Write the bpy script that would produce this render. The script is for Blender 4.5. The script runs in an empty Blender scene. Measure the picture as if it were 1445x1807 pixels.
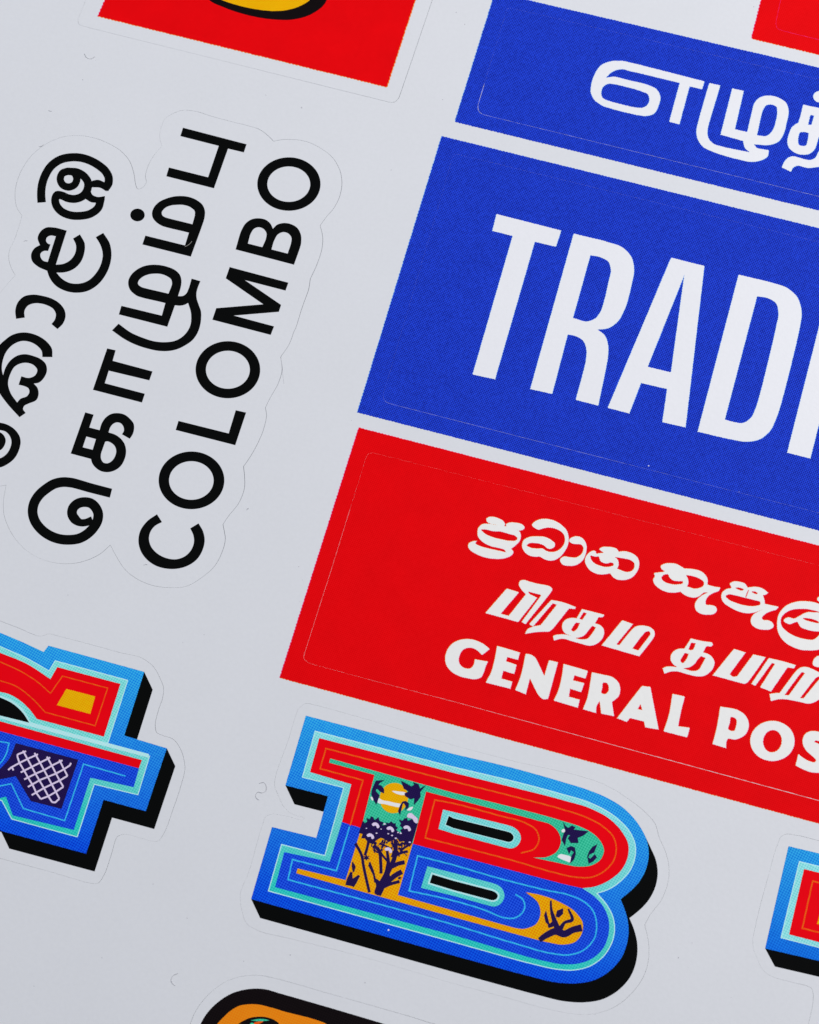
import bpy, math, random
from mathutils import Vector, Matrix
from mathutils.geometry import delaunay_2d_cdt

# ------------------------------------------------------------------ camera, world, lamps, exposure
PX = 0.06e-3                       # one photograph pixel is about 0.06 mm on the sheet
FPX, CX, CY = 4000.0, 722.5, 903.5
TILT, PAN, ROLL = (math.radians(a) for a in (-19.361, 0.717, 15.686))
DIST = FPX * PX
scene = bpy.context.scene
col = scene.collection

def camera_rotation():
    S = Matrix(((1, 0, 0), (0, -1, 0), (0, 0, -1)))
    M = Matrix.Rotation(TILT, 3, 'X') @ Matrix.Rotation(PAN, 3, 'Y') @ Matrix.Rotation(ROLL, 3, 'Z')
    return S @ M.transposed() @ S
RCW = camera_rotation()
EYE = RCW @ Vector((0, 0, DIST))
cam_data = bpy.data.cameras.new('camera')
cam = bpy.data.objects.new('camera', cam_data)
col.objects.link(cam)
cam.matrix_world = Matrix.Translation(EYE) @ RCW.to_4x4()
cam_data.sensor_fit = 'HORIZONTAL'
cam_data.sensor_width = 36.0
cam_data.lens = FPX * 36.0 / 1445.0
cam_data.clip_start = 0.01
cam_data.clip_end = 20.0
cam_data.dof.use_dof = True
cam_data.dof.focus_distance = DIST * 1.01
cam_data.dof.aperture_fstop = 110.0
scene.camera = cam

world = bpy.data.worlds.new('World')
scene.world = world
world.use_nodes = True
bg = world.node_tree.nodes['Background']
bg.inputs[0].default_value = (0.80, 0.86, 1.0, 1)
bg.inputs[1].default_value = 0.22

def area_lamp(name, loc, aim, size, power, color):
    d = bpy.data.lights.new(name, 'AREA')
    d.shape = 'DISK'
    d.size = size
    d.energy = power
    d.color = color
    o = bpy.data.objects.new(name, d)
    o.location = loc
    o.rotation_euler = (Vector(aim) - Vector(loc)).to_track_quat('-Z', 'Y').to_euler()
    col.objects.link(o)
area_lamp('softbox', (0.27, 0.30, 0.42), (0.02, 0.03, 0), 0.30, 2.42, (1.0, 0.975, 0.98))
area_lamp('softbox_fill', (-0.45, 0.05, 0.40), (0, 0, 0), 0.35, 0.85, (0.93, 0.955, 1.0))
vs = scene.view_settings
vs.view_transform = 'Standard'
vs.look = 'None'
vs.exposure = 0.0
vs.gamma = 1.0
vs.use_curve_mapping = False

# ------------------------------------------------------------------ helpers
rng = random.Random(7)

def ray(px, py, z):
    """photo pixel -> point on the sheet plane at height z"""
    d = RCW @ Vector(((px - CX) / FPX, -(py - CY) / FPX, -1.0))
    return EYE + d * ((z - EYE.z) / d.z)

class Frame:
    def __init__(self, x0, y0, s): self.x0, self.y0, self.s = x0, y0, s
    def __call__(self, pts):
        return [(self.x0 + p[0] / self.s, self.y0 + p[1] / self.s) + tuple(p[2:]) for p in pts]
PIXEL = Frame(0, 0, 1.0)

def area2(p):
    return sum(p[i][0] * p[(i + 1) % len(p)][1] - p[(i + 1) % len(p)][0] * p[i][1] for i in range(len(p)))

def cr(p0, p1, p2, p3, t):
    """centripetal-ish cubic through p1..p2"""
    out = []
    for k in (0, 1):
        m1 = (p2[k] - p0[k]) * .5
        m2 = (p3[k] - p1[k]) * .5
        l12 = math.hypot(p2[0] - p1[0], p2[1] - p1[1])
        l01 = math.hypot(p1[0] - p0[0], p1[1] - p0[1]) + 1e-9
        l23 = math.hypot(p3[0] - p2[0], p3[1] - p2[1]) + 1e-9
        m1 = ((p1[k] - p0[k]) / l01 * l12 + (p2[k] - p1[k]) * l01 / l12) * l12 / (l01 + l12) if l12 > 1e-9 else 0
        m2 = ((p2[k] - p1[k]) * l23 / l12 + (p3[k] - p2[k]) / l23 * l12) * l12 / (l12 + l23) if l12 > 1e-9 else 0
        m1 *= min(1.0, 1.6 * l01 / (l12 + 1e-9)); m2 *= min(1.0, 1.6 * l23 / (l12 + 1e-9))
        t2, t3 = t * t, t * t * t
        out.append((2 * t3 - 3 * t2 + 1) * p1[k] + (t3 - 2 * t2 + t) * m1 + (-2 * t3 + 3 * t2) * p2[k] + (t3 - t2) * m2)
    return tuple(out)

def smooth(pts, step=1.6, closed=True):
    """pts (x, y) smooth, (x, y, 1) corner -> dense outline"""
    n = len(pts)
    out = []
    rg = range(n if closed else n - 1)
    for i in rg:
        a, b = pts[i], pts[(i + 1) % n]
        ca, cb = len(a) > 2 and a[2] == 1, len(b) > 2 and b[2] == 1
        if not closed:
            ca, cb = ca or i == 0, cb or i + 1 == n - 1
        L = math.hypot(b[0] - a[0], b[1] - a[1])
        if ca and cb:
            out.append((a[0], a[1]))
            continue
        p0 = a if ca else pts[(i - 1) % n]
        p3 = b if cb else pts[(i + 2) % n]
        if ca: p0 = (2 * a[0] - b[0], 2 * a[1] - b[1])
        if cb: p3 = (2 * b[0] - a[0], 2 * b[1] - a[1])
        k = max(2, min(24, int(L / step)))
        for j in range(k):
            out.append(cr(p0, a, b, p3, j / k))
    if not closed:
        out.append((pts[-1][0], pts[-1][1]))
    return out

def corners(pts):
    return [(p[0], p[1]) for p in pts]

def ellipse(cx, cy, rx, ry, n=64, rot=0.0):
    c, s = math.cos(rot), math.sin(rot)
    return [(cx + rx * math.cos(a) * c - ry * math.sin(a) * s, cy + rx * math.cos(a) * s + ry * math.sin(a) * c)
            for a in (2 * math.pi * i / n for i in range(n))]

def shift(poly, dx, dy):
    return [(p[0] + dx, p[1] + dy) for p in poly]

def resample(poly, step):
    out = []
    n = len(poly)
    for i in range(n):
        a, b = poly[i], poly[(i + 1) % n]
        L = math.hypot(b[0] - a[0], b[1] - a[1])
        k = max(1, round(L / step))
        for j in range(k):
            out.append((a[0] + (b[0] - a[0]) * j / k, a[1] + (b[1] - a[1]) * j / k))
    return out

def offset(poly, d):
    """grow (d > 0) or shrink an outline; d may be a function of the index"""
    if area2(poly) < 0: poly = poly[::-1]
    n = len(poly)
    out = []
    for i in range(n):
        a, b, c = poly[i - 1], poly[i], poly[(i + 1) % n]
        n1 = (b[1] - a[1], a[0] - b[0]); n2 = (c[1] - b[1], b[0] - c[0])
        l1 = math.hypot(*n1) + 1e-9; l2 = math.hypot(*n2) + 1e-9
        nx, ny = n1[0] / l1 + n2[0] / l2, n1[1] / l1 + n2[1] / l2
        q = (nx * nx + ny * ny)
        dd = d(i) if callable(d) else d
        k = min(2.0 / max(q, 0.2), 3.0) * dd
        out.append((b[0] + nx * k, b[1] + ny * k))
    return out

def jag(poly, amp=0.9, period=3.3):
    """the stair-stepped edge that a halftone screen leaves on a printed shape"""
    p = resample(poly, period / 2)
    sgn = [1 if i % 2 else -1 for i in range(len(p))]
    r = [rng.uniform(.25, 1.25) for _ in p]
    return offset(p, lambda i: .5 * amp * sgn[i % len(p)] * r[i % len(p)])

def stroke(pts, w, step=1.6, sm=True):
    """centre line -> list of quads; points may carry a width as 4th item: (x, y, corner, w)"""
    ws = [p[3] if len(p) > 3 else w for p in pts]
    if sm:
        line, wl = [], []
        n = len(pts)
        for i in range(n - 1):
            a, b = pts[i], pts[i + 1]
            ca = i == 0 or (len(a) > 2 and a[2] == 1)
            cb = i + 1 == n - 1 or (len(b) > 2 and b[2] == 1)
            p0 = (2 * a[0] - b[0], 2 * a[1] - b[1]) if ca else pts[i - 1]
            p3 = (2 * b[0] - a[0], 2 * b[1] - a[1]) if cb else pts[i + 2]
            k = 1 if (ca and cb) else max(2, min(20, int(math.hypot(b[0] - a[0], b[1] - a[1]) / step)))
            for j in range(k):
                line.append(cr(p0, a, b, p3, j / k)); wl.append(ws[i] + (ws[i + 1] - ws[i]) * j / k)
        line.append((pts[-1][0], pts[-1][1])); wl.append(ws[-1])
    else:
        line, wl = [(p[0], p[1]) for p in pts], ws
    L, R = [], []
    n = len(line)
    for i in range(n):
        a, b, c = line[max(0, i - 1)], line[i], line[min(n - 1, i + 1)]
        d1 = (b[0] - a[0], b[1] - a[1]) if i > 0 else (c[0] - b[0], c[1] - b[1])
        d2 = (c[0] - b[0], c[1] - b[1]) if i < n - 1 else d1
        l1 = math.hypot(*d1) + 1e-9; l2 = math.hypot(*d2) + 1e-9
        nx, ny = -(d1[1] / l1 + d2[1] / l2), d1[0] / l1 + d2[0] / l2
        k = min(2.0 / max(nx * nx + ny * ny, .3), 2.0) * wl[i] / 2
        L.append((b[0] + nx * k, b[1] + ny * k)); R.append((b[0] - nx * k, b[1] - ny * k))
    quads = []
    for i in range(n - 1):
        q = [L[i], L[i + 1], R[i + 1], R[i]]
        for tri in ([q[0], q[1], q[2]], [q[0], q[2], q[3]]):
            if abs(area2(tri)) > 1e-3: quads.append(tri)
    return quads

class Part:
    """collects flat printed or cut regions (each with its own height, thickness and colour) into ONE mesh"""
    def __init__(self, origin):
        self.o = origin; self.v = []; self.f = []; self.m = []; self.mats = []
    def add(self, polys, holes=(), z=0.0, thick=0.1, mat=None, floor=False):
        if mat not in self.mats: self.mats.append(mat)
        mi = self.mats.index(mat)
        verts, faces = [], []
        for p in list(polys) + list(holes):
            q = [(a[0], -a[1]) for a in p]
            if area2(q) < 0: q = q[::-1]
            faces.append(list(range(len(verts), len(verts) + len(q))))
            verts += [Vector(a) for a in q]
        na = len(polys)
        ov, _, of, _, _, ids = delaunay_2d_cdt(verts, [], faces, 1, 1e-4, True)
        keep = [f for f, s in zip(of, ids) if s and any(k < na for k in s) and not any(k >= na for k in s)]
        base = len(self.v)
        zt, zb = z * PX, (z - thick) * PX
        nv = len(ov)
        for p in ov: self.v.append(ray(p.x, -p.y, zt) - self.o)
        for p in ov:
            q = self.v[base + len(self.v) - base - nv]
            self.v.append(Vector((q.x, q.y, zb - self.o.z)))
        cnt = {}
        for f in keep:
            for i in range(len(f)):
                a, b = f[i], f[(i + 1) % len(f)]
                cnt[(a, b)] = 1
            self.f.append([base + i for i in f]); self.m.append(mi)
            if floor:
                self.f.append([base + nv + i for i in reversed(f)]); self.m.append(mi)
        for (a, b) in cnt:
            if (b, a) not in cnt:
                self.f.append([base + b, base + a, base + nv + a, base + nv + b]); self.m.append(mi)
        return self
    def build(self, name, parent=None, label=None):
        me = bpy.data.meshes.new(name)
        used = sorted({i for f in self.f for i in f})
        idx = {u: k for k, u in enumerate(used)}
        me.from_pydata([tuple(self.v[u]) for u in used], [], [[idx[i] for i in f] for f in self.f])
        for m in self.mats: me.materials.append(m)
        me.polygons.foreach_set('material_index', self.m)
        me.update()
        o = bpy.data.objects.new(name, me)
        col.objects.link(o)
        if parent is not None: o.parent = parent
        else: o.location = self.o
        if label: o['label'] = label
        return o

def thing(name, px, py, label, cat, group=None):
    o = bpy.data.objects.new(name, None)
    o.empty_display_size = 0.005
    o.location = ray(px, py, 0.0)
    col.objects.link(o)
    o['label'] = label; o['category'] = cat
    if group: o['group'] = group
    return o

# ------------------------------------------------------------------ materials
GAIN = 0.80
def lin(c):
    out = []
    for v in c:
        v /= 255.0
        v = v / 12.92 if v <= .04045 else ((v + .055) / 1.055) ** 2.4
        out.append(min(.97, v / GAIN))
    return (*out, 1)

def base_mat(name, rough, spec):
    m = bpy.data.materials.new(name)
    m.use_nodes = True
    nt = m.node_tree
    b = nt.nodes['Principled BSDF']
    b.inputs['Roughness'].default_value = rough
    b.inputs['Specular IOR Level'].default_value = spec
    return m, nt, b

def math_node(nt, op, a, b=None):
    n = nt.nodes.new('ShaderNodeMath'); n.operation = op
    for i, v in enumerate((a, b)):
        if v is None: continue
        if isinstance(v, (int, float)): n.inputs[i].default_value = v
        else: nt.links.new(v, n.inputs[i])
    return n.outputs[0]

def mix_node(nt, fac, a, b, blend='MIX'):
    n = nt.nodes.new('ShaderNodeMix'); n.data_type = 'RGBA'; n.blend_type = blend
    for s, v in ((n.inputs[0], fac), (n.inputs[6], a), (n.inputs[7], b)):
        if isinstance(v, (int, float)): s.default_value = v
        elif isinstance(v, tuple): s.default_value = v
        else: nt.links.new(v, s)
    return n.outputs[2]

def ink(name, dark, light=None, screen=0.55, pitch=3.3, turn=8.0, low=None, rough=.5, spec=.03, ya=0, yb=0, xm=0):
    """printing ink: a fine halftone screen of two tones; low = (dark, light) tones at the foot of a printed blend"""
    m, nt, b = base_mat(name, rough, spec)
    geo = nt.nodes.new('ShaderNodeNewGeometry')
    mp = nt.nodes.new('ShaderNodeMapping'); mp.vector_type = 'POINT'
    k = 2 * math.pi / (pitch * PX)
    mp.inputs['Rotation'].default_value = (0, 0, math.radians(turn))
    mp.inputs['Scale'].default_value = (k, k, k)
    nt.links.new(geo.outputs['Position'], mp.inputs['Vector'])
    sep = nt.nodes.new('ShaderNodeSeparateXYZ'); nt.links.new(mp.outputs[0], sep.inputs[0])
    sx = math_node(nt, 'SINE', sep.outputs[0]); sy = math_node(nt, 'SINE', sep.outputs[1])
    f = math_node(nt, 'ADD', math_node(nt, 'MULTIPLY', math_node(nt, 'ADD', sx, sy), .36), .5)
    no = nt.nodes.new('ShaderNodeTexNoise'); no.inputs['Scale'].default_value = 1 / (5.0 * PX)
    no.inputs['Detail'].default_value = 3.0
    nt.links.new(geo.outputs['Position'], no.inputs['Vector'])
    f = math_node(nt, 'ADD', f, math_node(nt, 'MULTIPLY', math_node(nt, 'SUBTRACT', no.outputs[0], .5), .75))
    cl = nt.nodes.new('ShaderNodeClamp'); nt.links.new(math_node(nt, 'MULTIPLY', f, 2 * screen), cl.inputs[0])
    light = light or dark
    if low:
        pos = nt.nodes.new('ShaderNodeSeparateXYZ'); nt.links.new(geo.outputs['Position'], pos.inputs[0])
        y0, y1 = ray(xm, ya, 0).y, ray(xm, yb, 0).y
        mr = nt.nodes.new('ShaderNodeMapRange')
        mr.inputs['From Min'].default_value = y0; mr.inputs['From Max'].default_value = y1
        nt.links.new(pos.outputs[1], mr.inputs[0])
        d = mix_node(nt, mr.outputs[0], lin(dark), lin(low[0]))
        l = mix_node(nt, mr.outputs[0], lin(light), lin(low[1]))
    else:
        d, l = lin(dark), lin(light)
    c = mix_node(nt, cl.outputs[0], d, l)
    n2 = nt.nodes.new('ShaderNodeTexNoise'); n2.inputs['Scale'].default_value = 1 / (60.0 * PX)
    n2.inputs['Detail'].default_value = 4.0
    nt.links.new(geo.outputs['Position'], n2.inputs['Vector'])
    v = math_node(nt, 'ADD', math_node(nt, 'MULTIPLY', n2.outputs[0], .16), .92)
    hs = nt.nodes.new('ShaderNodeHueSaturation'); nt.links.new(c, hs.inputs['Color']); nt.links.new(v, hs.inputs['Value'])
    nt.links.new(hs.outputs[0], b.inputs['Base Color'])
    return m

def vinyl(name, c, amount=.045):
    m, nt, b = base_mat(name, .42, .4)
    geo = nt.nodes.new('ShaderNodeNewGeometry')
    n1 = nt.nodes.new('ShaderNodeTexNoise'); n1.inputs['Scale'].default_value = 1 / (170 * PX); n1.inputs['Detail'].default_value = 5.0
    n2 = nt.nodes.new('ShaderNodeTexNoise'); n2.inputs['Scale'].default_value = 1 / (7 * PX); n2.inputs['Detail'].default_value = 3.0
    for n in (n1, n2): nt.links.new(geo.outputs['Position'], n.inputs['Vector'])
    v = math_node(nt, 'ADD', math_node(nt, 'MULTIPLY', n1.outputs[0], amount), 1 - amount / 2)
    v = math_node(nt, 'ADD', v, math_node(nt, 'MULTIPLY', math_node(nt, 'SUBTRACT', n2.outputs[0], .5), .05))
    hs = nt.nodes.new('ShaderNodeHueSaturation'); hs.inputs['Color'].default_value = lin(c); nt.links.new(v, hs.inputs['Value'])
    nt.links.new(hs.outputs[0], b.inputs['Base Color'])
    bp = nt.nodes.new('ShaderNodeBump'); bp.inputs['Strength'].default_value = .12; bp.inputs['Distance'].default_value = 1.2 * PX
    nt.links.new(n2.outputs[0], bp.inputs['Height']); nt.links.new(bp.outputs[0], b.inputs['Normal'])
    return m

WHITE = vinyl('white_vinyl', (211, 213, 216))
LINER = vinyl('liner_paper', (150, 152, 158))
LETTER_WHITE = vinyl('unprinted_white', (224, 225, 228), .02)
LETTER_CREAM = vinyl('unprinted_warm_white', (232, 229, 224), .02)
BLACK = ink('black_ink', (5, 6, 6), (8, 9, 9), .5, 4.0)
BLACK_WARM = ink('warm_black_ink', (12, 8, 10), (20, 14, 16), .5, 4.0)
BLUE = ink('blue_ink', (4, 4, 100), (38, 74, 224), .57, 3.2)
BLUE_EDGE = ink('cyan_fringe', (70, 140, 225), (110, 175, 238))
VIOLET_EDGE = ink('violet_fringe', (90, 90, 200), (130, 120, 215))
RED = ink('red_ink', (212, 0, 4), (244, 8, 16), .58, 3.4)
MAGENTA_EDGE = ink('magenta_fringe', (214, 30, 110), (228, 60, 140))
ORANGE_EDGE = ink('orange_fringe', (244, 120, 30), (250, 160, 60))
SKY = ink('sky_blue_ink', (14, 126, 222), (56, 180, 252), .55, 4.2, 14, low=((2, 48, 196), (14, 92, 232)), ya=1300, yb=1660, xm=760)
PALE = ink('pale_cyan_ink', (160, 228, 236), (192, 242, 246), .5, 4.2, 14)
MINT = ink('mint_ink', (110, 205, 208), (158, 230, 232), .55, 4.2, 14, low=((16, 180, 170), (60, 205, 195)), ya=1340, yb=1640, xm=760)
CRIMSON = ink('crimson_ink', (228, 0, 14), (242, 4, 20), .5, 4.0)
ROYAL = ink('royal_blue_ink', (0, 45, 190), (34, 88, 226), .55, 4.2, 14)
LINE_ORANGE = ink('orange_line_ink', (255, 62, 8), (255, 104, 24), .5)
LINE_CYAN = ink('cyan_line_ink', (24, 150, 246), (70, 196, 255), .5)
GREEN = ink('green_ink', (30, 170, 130), (70, 200, 160), .5, 4.2, 14)
GOLD = ink('gold_ink', (224, 126, 0), (255, 178, 8), .55, 4.2, 14)
YELLOW = ink('yellow_ink', (255, 150, 0), (255, 184, 8), .5, 3.6, 14)
ORANGE = ink('orange_ink', (236, 118, 10), (250, 140, 24), .5, 4.0)
NAVY = ink('navy_ink', (26, 14, 62), (36, 22, 78), .5)
LILAC = ink('lilac_ink', (205, 190, 222), (222, 208, 234), .5)
HAIR_GREY = base_mat('grey_lint', .7, .2)[0]
HAIR_GREY.node_tree.nodes['Principled BSDF'].inputs['Base Color'].default_value = (.64, .64, .67, 1)
HAIR_PALE = base_mat('pale_lint', .7, .2)[0]
HAIR_PALE.node_tree.nodes['Principled BSDF'].inputs['Base Color'].default_value = (.42, .40, .36, 1)
SPECK_SLIT = base_mat('dust_slit_grey', .8, .2)[0]  # dust flecks, and the painted shade of the overcut slit
SPECK_SLIT.node_tree.nodes['Principled BSDF'].inputs['Base Color'].default_value = (.5, .5, .54, 1)

# heights above the backing paper, in photograph pixels (0.06 mm)
SHEET_TOP = 1.5
STICKER_TOP = 1.62
INK = 0.10

# ------------------------------------------------------------------ frames of the traced drawings
A = Frame(0, 180, 4.5156); A2 = Frame(300, 180, 4.5156)
C = Frame(0, 560, 3.6125); D = Frame(200, 560, 3.6125)
E = Frame(190, 330, 7.225); E2 = Frame(190, 500, 7.225)
F = Frame(0, 560, 6.4563); G = Frame(40, 720, 7.225)
T = Frame(130, 0, 2.2578)
K = Frame(1020, 90, 3.4); N = Frame(1345, 130, 10.04)
P = Frame(600, 340, 3.4405); Q = Frame(1000, 380, 3.2472)
S1 = Frame(815, 895, 7.225); S2 = Frame(1015, 950, 9.633); S3 = Frame(1140, 980, 5.78); S4 = Frame(1345, 1040, 14.45)
U = Frame(780, 880, 4.25)
W1 = Frame(850, 1010, 9.031); W2 = Frame(970, 1060, 7.225); W3 = Frame(1160, 1110, 9.633); W4 = Frame(1290, 1130, 9.3226)
X1 = Frame(775, 1115, 7.225); X2 = Frame(960, 1160, 5.352); X3 = Frame(1240, 1230, 7.0488)
Y1 = Frame(420, 1230, 3.8026); Y2 = Frame(800, 1300, 3.6125)
Z1 = Frame(600, 1350, 7.5278); Z2 = Frame(930, 1420, 6.4533)
V = Frame(0, 1100, 3.7647); V2 = Frame(0, 1240, 9.033)
M = Frame(1245, 1440, 4.925)
O = Frame(300, 1650, 2.89); O2 = Frame(380, 1740, 7.225)

# ------------------------------------------------------------------ cut lines of the stickers
CUT = {}
CUT['city'] = smooth(A([(1165, 640), (1140, 680), (1095, 693), (1080, 660), (1065, 570), (1030, 470), (960, 390), (860, 330), (740, 285), (610, 268),
    (480, 285), (360, 340), (260, 420), (180, 530), (135, 640), (120, 740), (135, 840), (175, 905, 1), (155, 980), (110, 1110), (80, 1170), (70, 1240),
    (90, 1320), (122, 1382, 1), (60, 1450), (0, 1525)]) + [(-60, 600), (-110, 720), (-80, 830), (-30, 864)] +
    C([(0, 1075), (40, 1068, 1), (22, 1180), (25, 1250), (60, 1350), (130, 1450), (220, 1520), (330, 1560), (440, 1570), (560, 1545), (640, 1505), (703, 1450, 1),
    (740, 1520), (800, 1610), (880, 1670), (980, 1710), (1080, 1722)]) +
    D([(460, 1715), (560, 1660), (640, 1590), (690, 1500), (712, 1410), (705, 1360), (697, 1320, 1), (730, 1270), (800, 1180), (835, 1080), (835, 1020), (828, 950, 1),
    (860, 905), (910, 820), (960, 700), (975, 620), (968, 575, 1), (1000, 510), (1050, 420), (1074, 330), (1065, 252, 1), (1120, 170), (1150, 90)]) +
    A2([(1000, 1800), (1050, 1640), (1105, 1480), (1115, 1410, 1), (1170, 1290), (1210, 1160), (1215, 1080), (1195, 985, 1), (1240, 920), (1300, 850), (1350, 750),
    (1368, 650), (1350, 540), (1290, 440), (1200, 370), (1080, 315), (960, 300), (880, 303), (825, 315, 1), (780, 270), (720, 225), (600, 185), (480, 155),
    (330, 115), (200, 75), (100, 68), (10, 100)]) + A([(1320, 130), (1280, 220), (1275, 300), (1293, 350, 1), (1240, 410), (1185, 500), (1160, 590)]))
CUT['red_top'] = smooth(T([(178, -420, 1), (48, 0, 1), (17, 85), (22, 97), (50, 107), (60, 110, 1), (1258, 407, 1), (1275, 407), (1290, 396), (1302, 370, 1), (1428, 0, 1), (1571, -420, 1)]))
CUT['blue_top'] = smooth(PIXEL([(903, 14.6, 1), (1700, 199.7, 1), (1700, 409, 1), (855, 203, 1), (847.5, 199.5), (843.4, 193), (843.2, 185, 1), (892.5, 22, 1), (895, 16.5), (898.5, 14.4)]))
CUT['blue_trade'] = smooth(PIXEL([(808, 272.5, 1), (1700, 489, 1), (1700, 970, 1), (690, 713, 1), (681, 709), (676.5, 702), (677, 693, 1), (798, 280, 1), (800.5, 274.5), (804, 272.3)]))
CUT['red_post'] = smooth(PIXEL([(660, 799.5, 1), (1700, 1062, 1), (1700, 1482, 1), (1445, 1413, 1), (1105, 1321, 1), (803.7, 1239, 1), (657, 1200.7, 1), (551, 1172, 1),
    (542, 1168), (536.3, 1162), (536.9, 1154, 1), (583.8, 1007, 1), (645, 810, 1), (648.5, 802.5), (654, 799.5)]))
CUT['letter_b'] = smooth(Y1([(450, 45), (410, 75), (330, 310), (255, 520), (245, 590), (275, 670), (310, 740), (345, 775), (430, 805), (445, 815), (430, 825), (350, 805),
    (230, 785), (190, 800), (160, 870), (70, 1180), (15, 1330), (25, 1430), (60, 1520), (130, 1565), (350, 1620, 1), (800, 1733)]) +
    Y2([(0, 1572), (300, 1652), (560, 1725), (780, 1768), (900, 1765), (1030, 1720), (1130, 1640), (1210, 1530), (1245, 1400), (1240, 1290), (1218, 1200, 1), (1250, 1140),
    (1330, 1030), (1368, 920), (1372, 820), (1350, 730), (1310, 640), (1285, 555), (1230, 490), (1120, 400), (950, 300), (800, 250), (400, 160, 1), (0, 55, 1)]) +
    Y1([(900, 160, 1), (520, 55)]))
CUT['letter_left'] = smooth(V([(-400, -170, 1), (40, 0), (120, 30), (200, 65), (260, 85), (295, 80), (320, 70), (400, 88), (600, 140), (800, 195), (950, 235), (1020, 290), (1060, 360),
    (1085, 430), (1080, 490), (1050, 580), (1030, 680), (1040, 725), (1080, 745), (1150, 770), (1190, 820), (1220, 900), (1228, 960), (1200, 1080), (1150, 1230),
    (1090, 1390), (1050, 1445), (1020, 1448), (820, 1400), (780, 1415), (740, 1530), (690, 1670), (650, 1725), (600, 1725), (300, 1640), (0, 1560), (-400, 1450, 1)]))
CUT['letter_right'] = smooth(M([(1700, 390, 1), (985, 215), (800, 170), (700, 158), (660, 175), (620, 260), (540, 540), (450, 880), (410, 1080), (415, 1150), (450, 1240), (500, 1340), (560, 1385),
    (720, 1435), (880, 1475), (920, 1495), (935, 1540), (935, 1600), (910, 1740), (840, 2000, 1), (1000, 2300, 1), (1700, 2450, 1)]))
CUT['orange'] = smooth(O([(60, 700, 1), (95, 480), (130, 390), (200, 300), (290, 235), (370, 210), (450, 205), (540, 222), (800, 295), (1100, 380), (1290, 437), (1400, 480), (1450, 600), (1400, 800, 1)]))

def gap_of(key, poly):
    """the blade left a slit of uneven width"""
    wmax = {'city': .78, 'red_top': .7, 'letter_b': .4, 'letter_left': .55, 'letter_right': .6, 'orange': .7}.get(key, .11)
    p = resample(poly, 5.0)
    if area2(p) < 0: p = p[::-1]
    n = len(p)
    ph = rng.uniform(0, 6)
    def w(i):
        i %= n
        a, b = p[i - 1], p[(i + 1) % n]
        nx = (b[1] - a[1]) / (math.hypot(b[0] - a[0], b[1] - a[1]) + 1e-9)
        return wmax * (.42 + .5 * max(0, nx) + .22 * math.sin(ph + i * .045) * math.sin(1 + i * .017))
    return offset(p, w)

def rim(poly, key):
    """ink outline set back from the lower and left edges, where the blade bared the white vinyl"""
    if area2(poly) < 0: poly = poly[::-1]
    n = len(poly)
    r = [rng.uniform(.6, 1.3) for _ in poly]
    def w(i):
        i %= n
        a, b = poly[i - 1], poly[(i + 1) % n]
        L = math.hypot(b[0] - a[0], b[1] - a[1]) + 1e-9
        nx, ny = (b[1] - a[1]) / L, (a[0] - b[0]) / L
        x = poly[i][0]
        low = max(0, ny) * ({'red_post': .08 + max(0, min(1.0, (x - 640) / 600)) * .6, 'blue_trade': .22 if x < 1100 else .12}.get(key, .12))
        side = max(0, -nx) * ({'red_post': .2 if poly[i][1] > 900 else .05, 'blue_top': .5 if poly[i][1] > 150 else .03}.get(key, .02))
        return -(.03 + (low + side) * r[i])
    return offset(poly, w)

HOLES = {k: gap_of(k, p) for k, p in CUT.items()}

# ------------------------------------------------------------------ the sheet the stickers are cut in
O0 = Vector((0, 0, 0))
BIG = [(-420, -420), (1760, -420), (1760, 2350), (-420, 2350)]
paper = Part(O0).add([BIG], z=0, thick=1.2, mat=LINER).build('backing_paper')
paper['kind'] = 'structure'
sheet_part = Part(O0)
sheet_part.add([[(-400, -400), (1740, -400), (1740, 2330), (-400, 2330)]], list(HOLES.values()), z=SHEET_TOP, thick=SHEET_TOP - .05, mat=WHITE)
flecks = [(1330, 12, 1.1), (781, 176, .9), (146, 141, .9), (469, 168, 1.0), (532, 190, 1.1), (620, 742, .7), (527, 1000, .8), (529, 1062, .6), (1197, 1690, 1.0), (479, 689, 1.3),
          (437, 898, 1.0), (124, 968, 1.1), (512, 1685, 1.2), (644, 1734, 1.5), (740, 40, .8), (820, 43, .8), (805, 22, .7), (430, 1696, 1.0), (1221, 1664, .9), (270, 1560, .7), (330, 1620, .8),
          (560, 420, .6), (690, 300, .7), (120, 1050, .7), (360, 1120, .7), (180, 1690, .8), (60, 1740, .7), (1290, 1760, .7), (1050, 1790, .6)]
for k in range(46):
    flecks.append((rng.uniform(0, 1445), rng.uniform(0, 1807), rng.uniform(.25, .5)))
def in_poly(p, poly):
    r = False
    for i in range(len(poly)):
        a, b = poly[i - 1], poly[i]
        if (a[1] > p[1]) != (b[1] > p[1]) and p[0] < (b[0] - a[0]) * (p[1] - a[1]) / (b[1] - a[1]) + a[0]: r = not r
    return r
sheet_dots = [f for f in flecks if not any(in_poly(f, h) for h in CUT.values())]
for f in sheet_dots:
    sheet_part.add([ellipse(f[0], f[1], f[2] * rng.uniform(.7, 1.3), f[2] * rng.uniform(.6, 1.2), 9, rng.uniform(0, 3))], z=SHEET_TOP + .05, thick=.05, mat=SPECK_SLIT)
sheet_part.add(stroke(D([(1068, 262), (1076, 310), (1080, 370), (1087, 425)]), .55), z=SHEET_TOP + .03, thick=.03, mat=SPECK_SLIT)  # overcut slit laid on as a grey strip, its shade put into the colour
sheet = sheet_part.build('sheet_surface')
sheet['kind'] = 'structure'

def vinyl_base(root, key, edge=WHITE):
    return Part(root.location).add([resample(CUT[key], 5.0)], z=STICKER_TOP, thick=STICKER_TOP - .05, mat=edge).build('vinyl_base', root)

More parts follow.
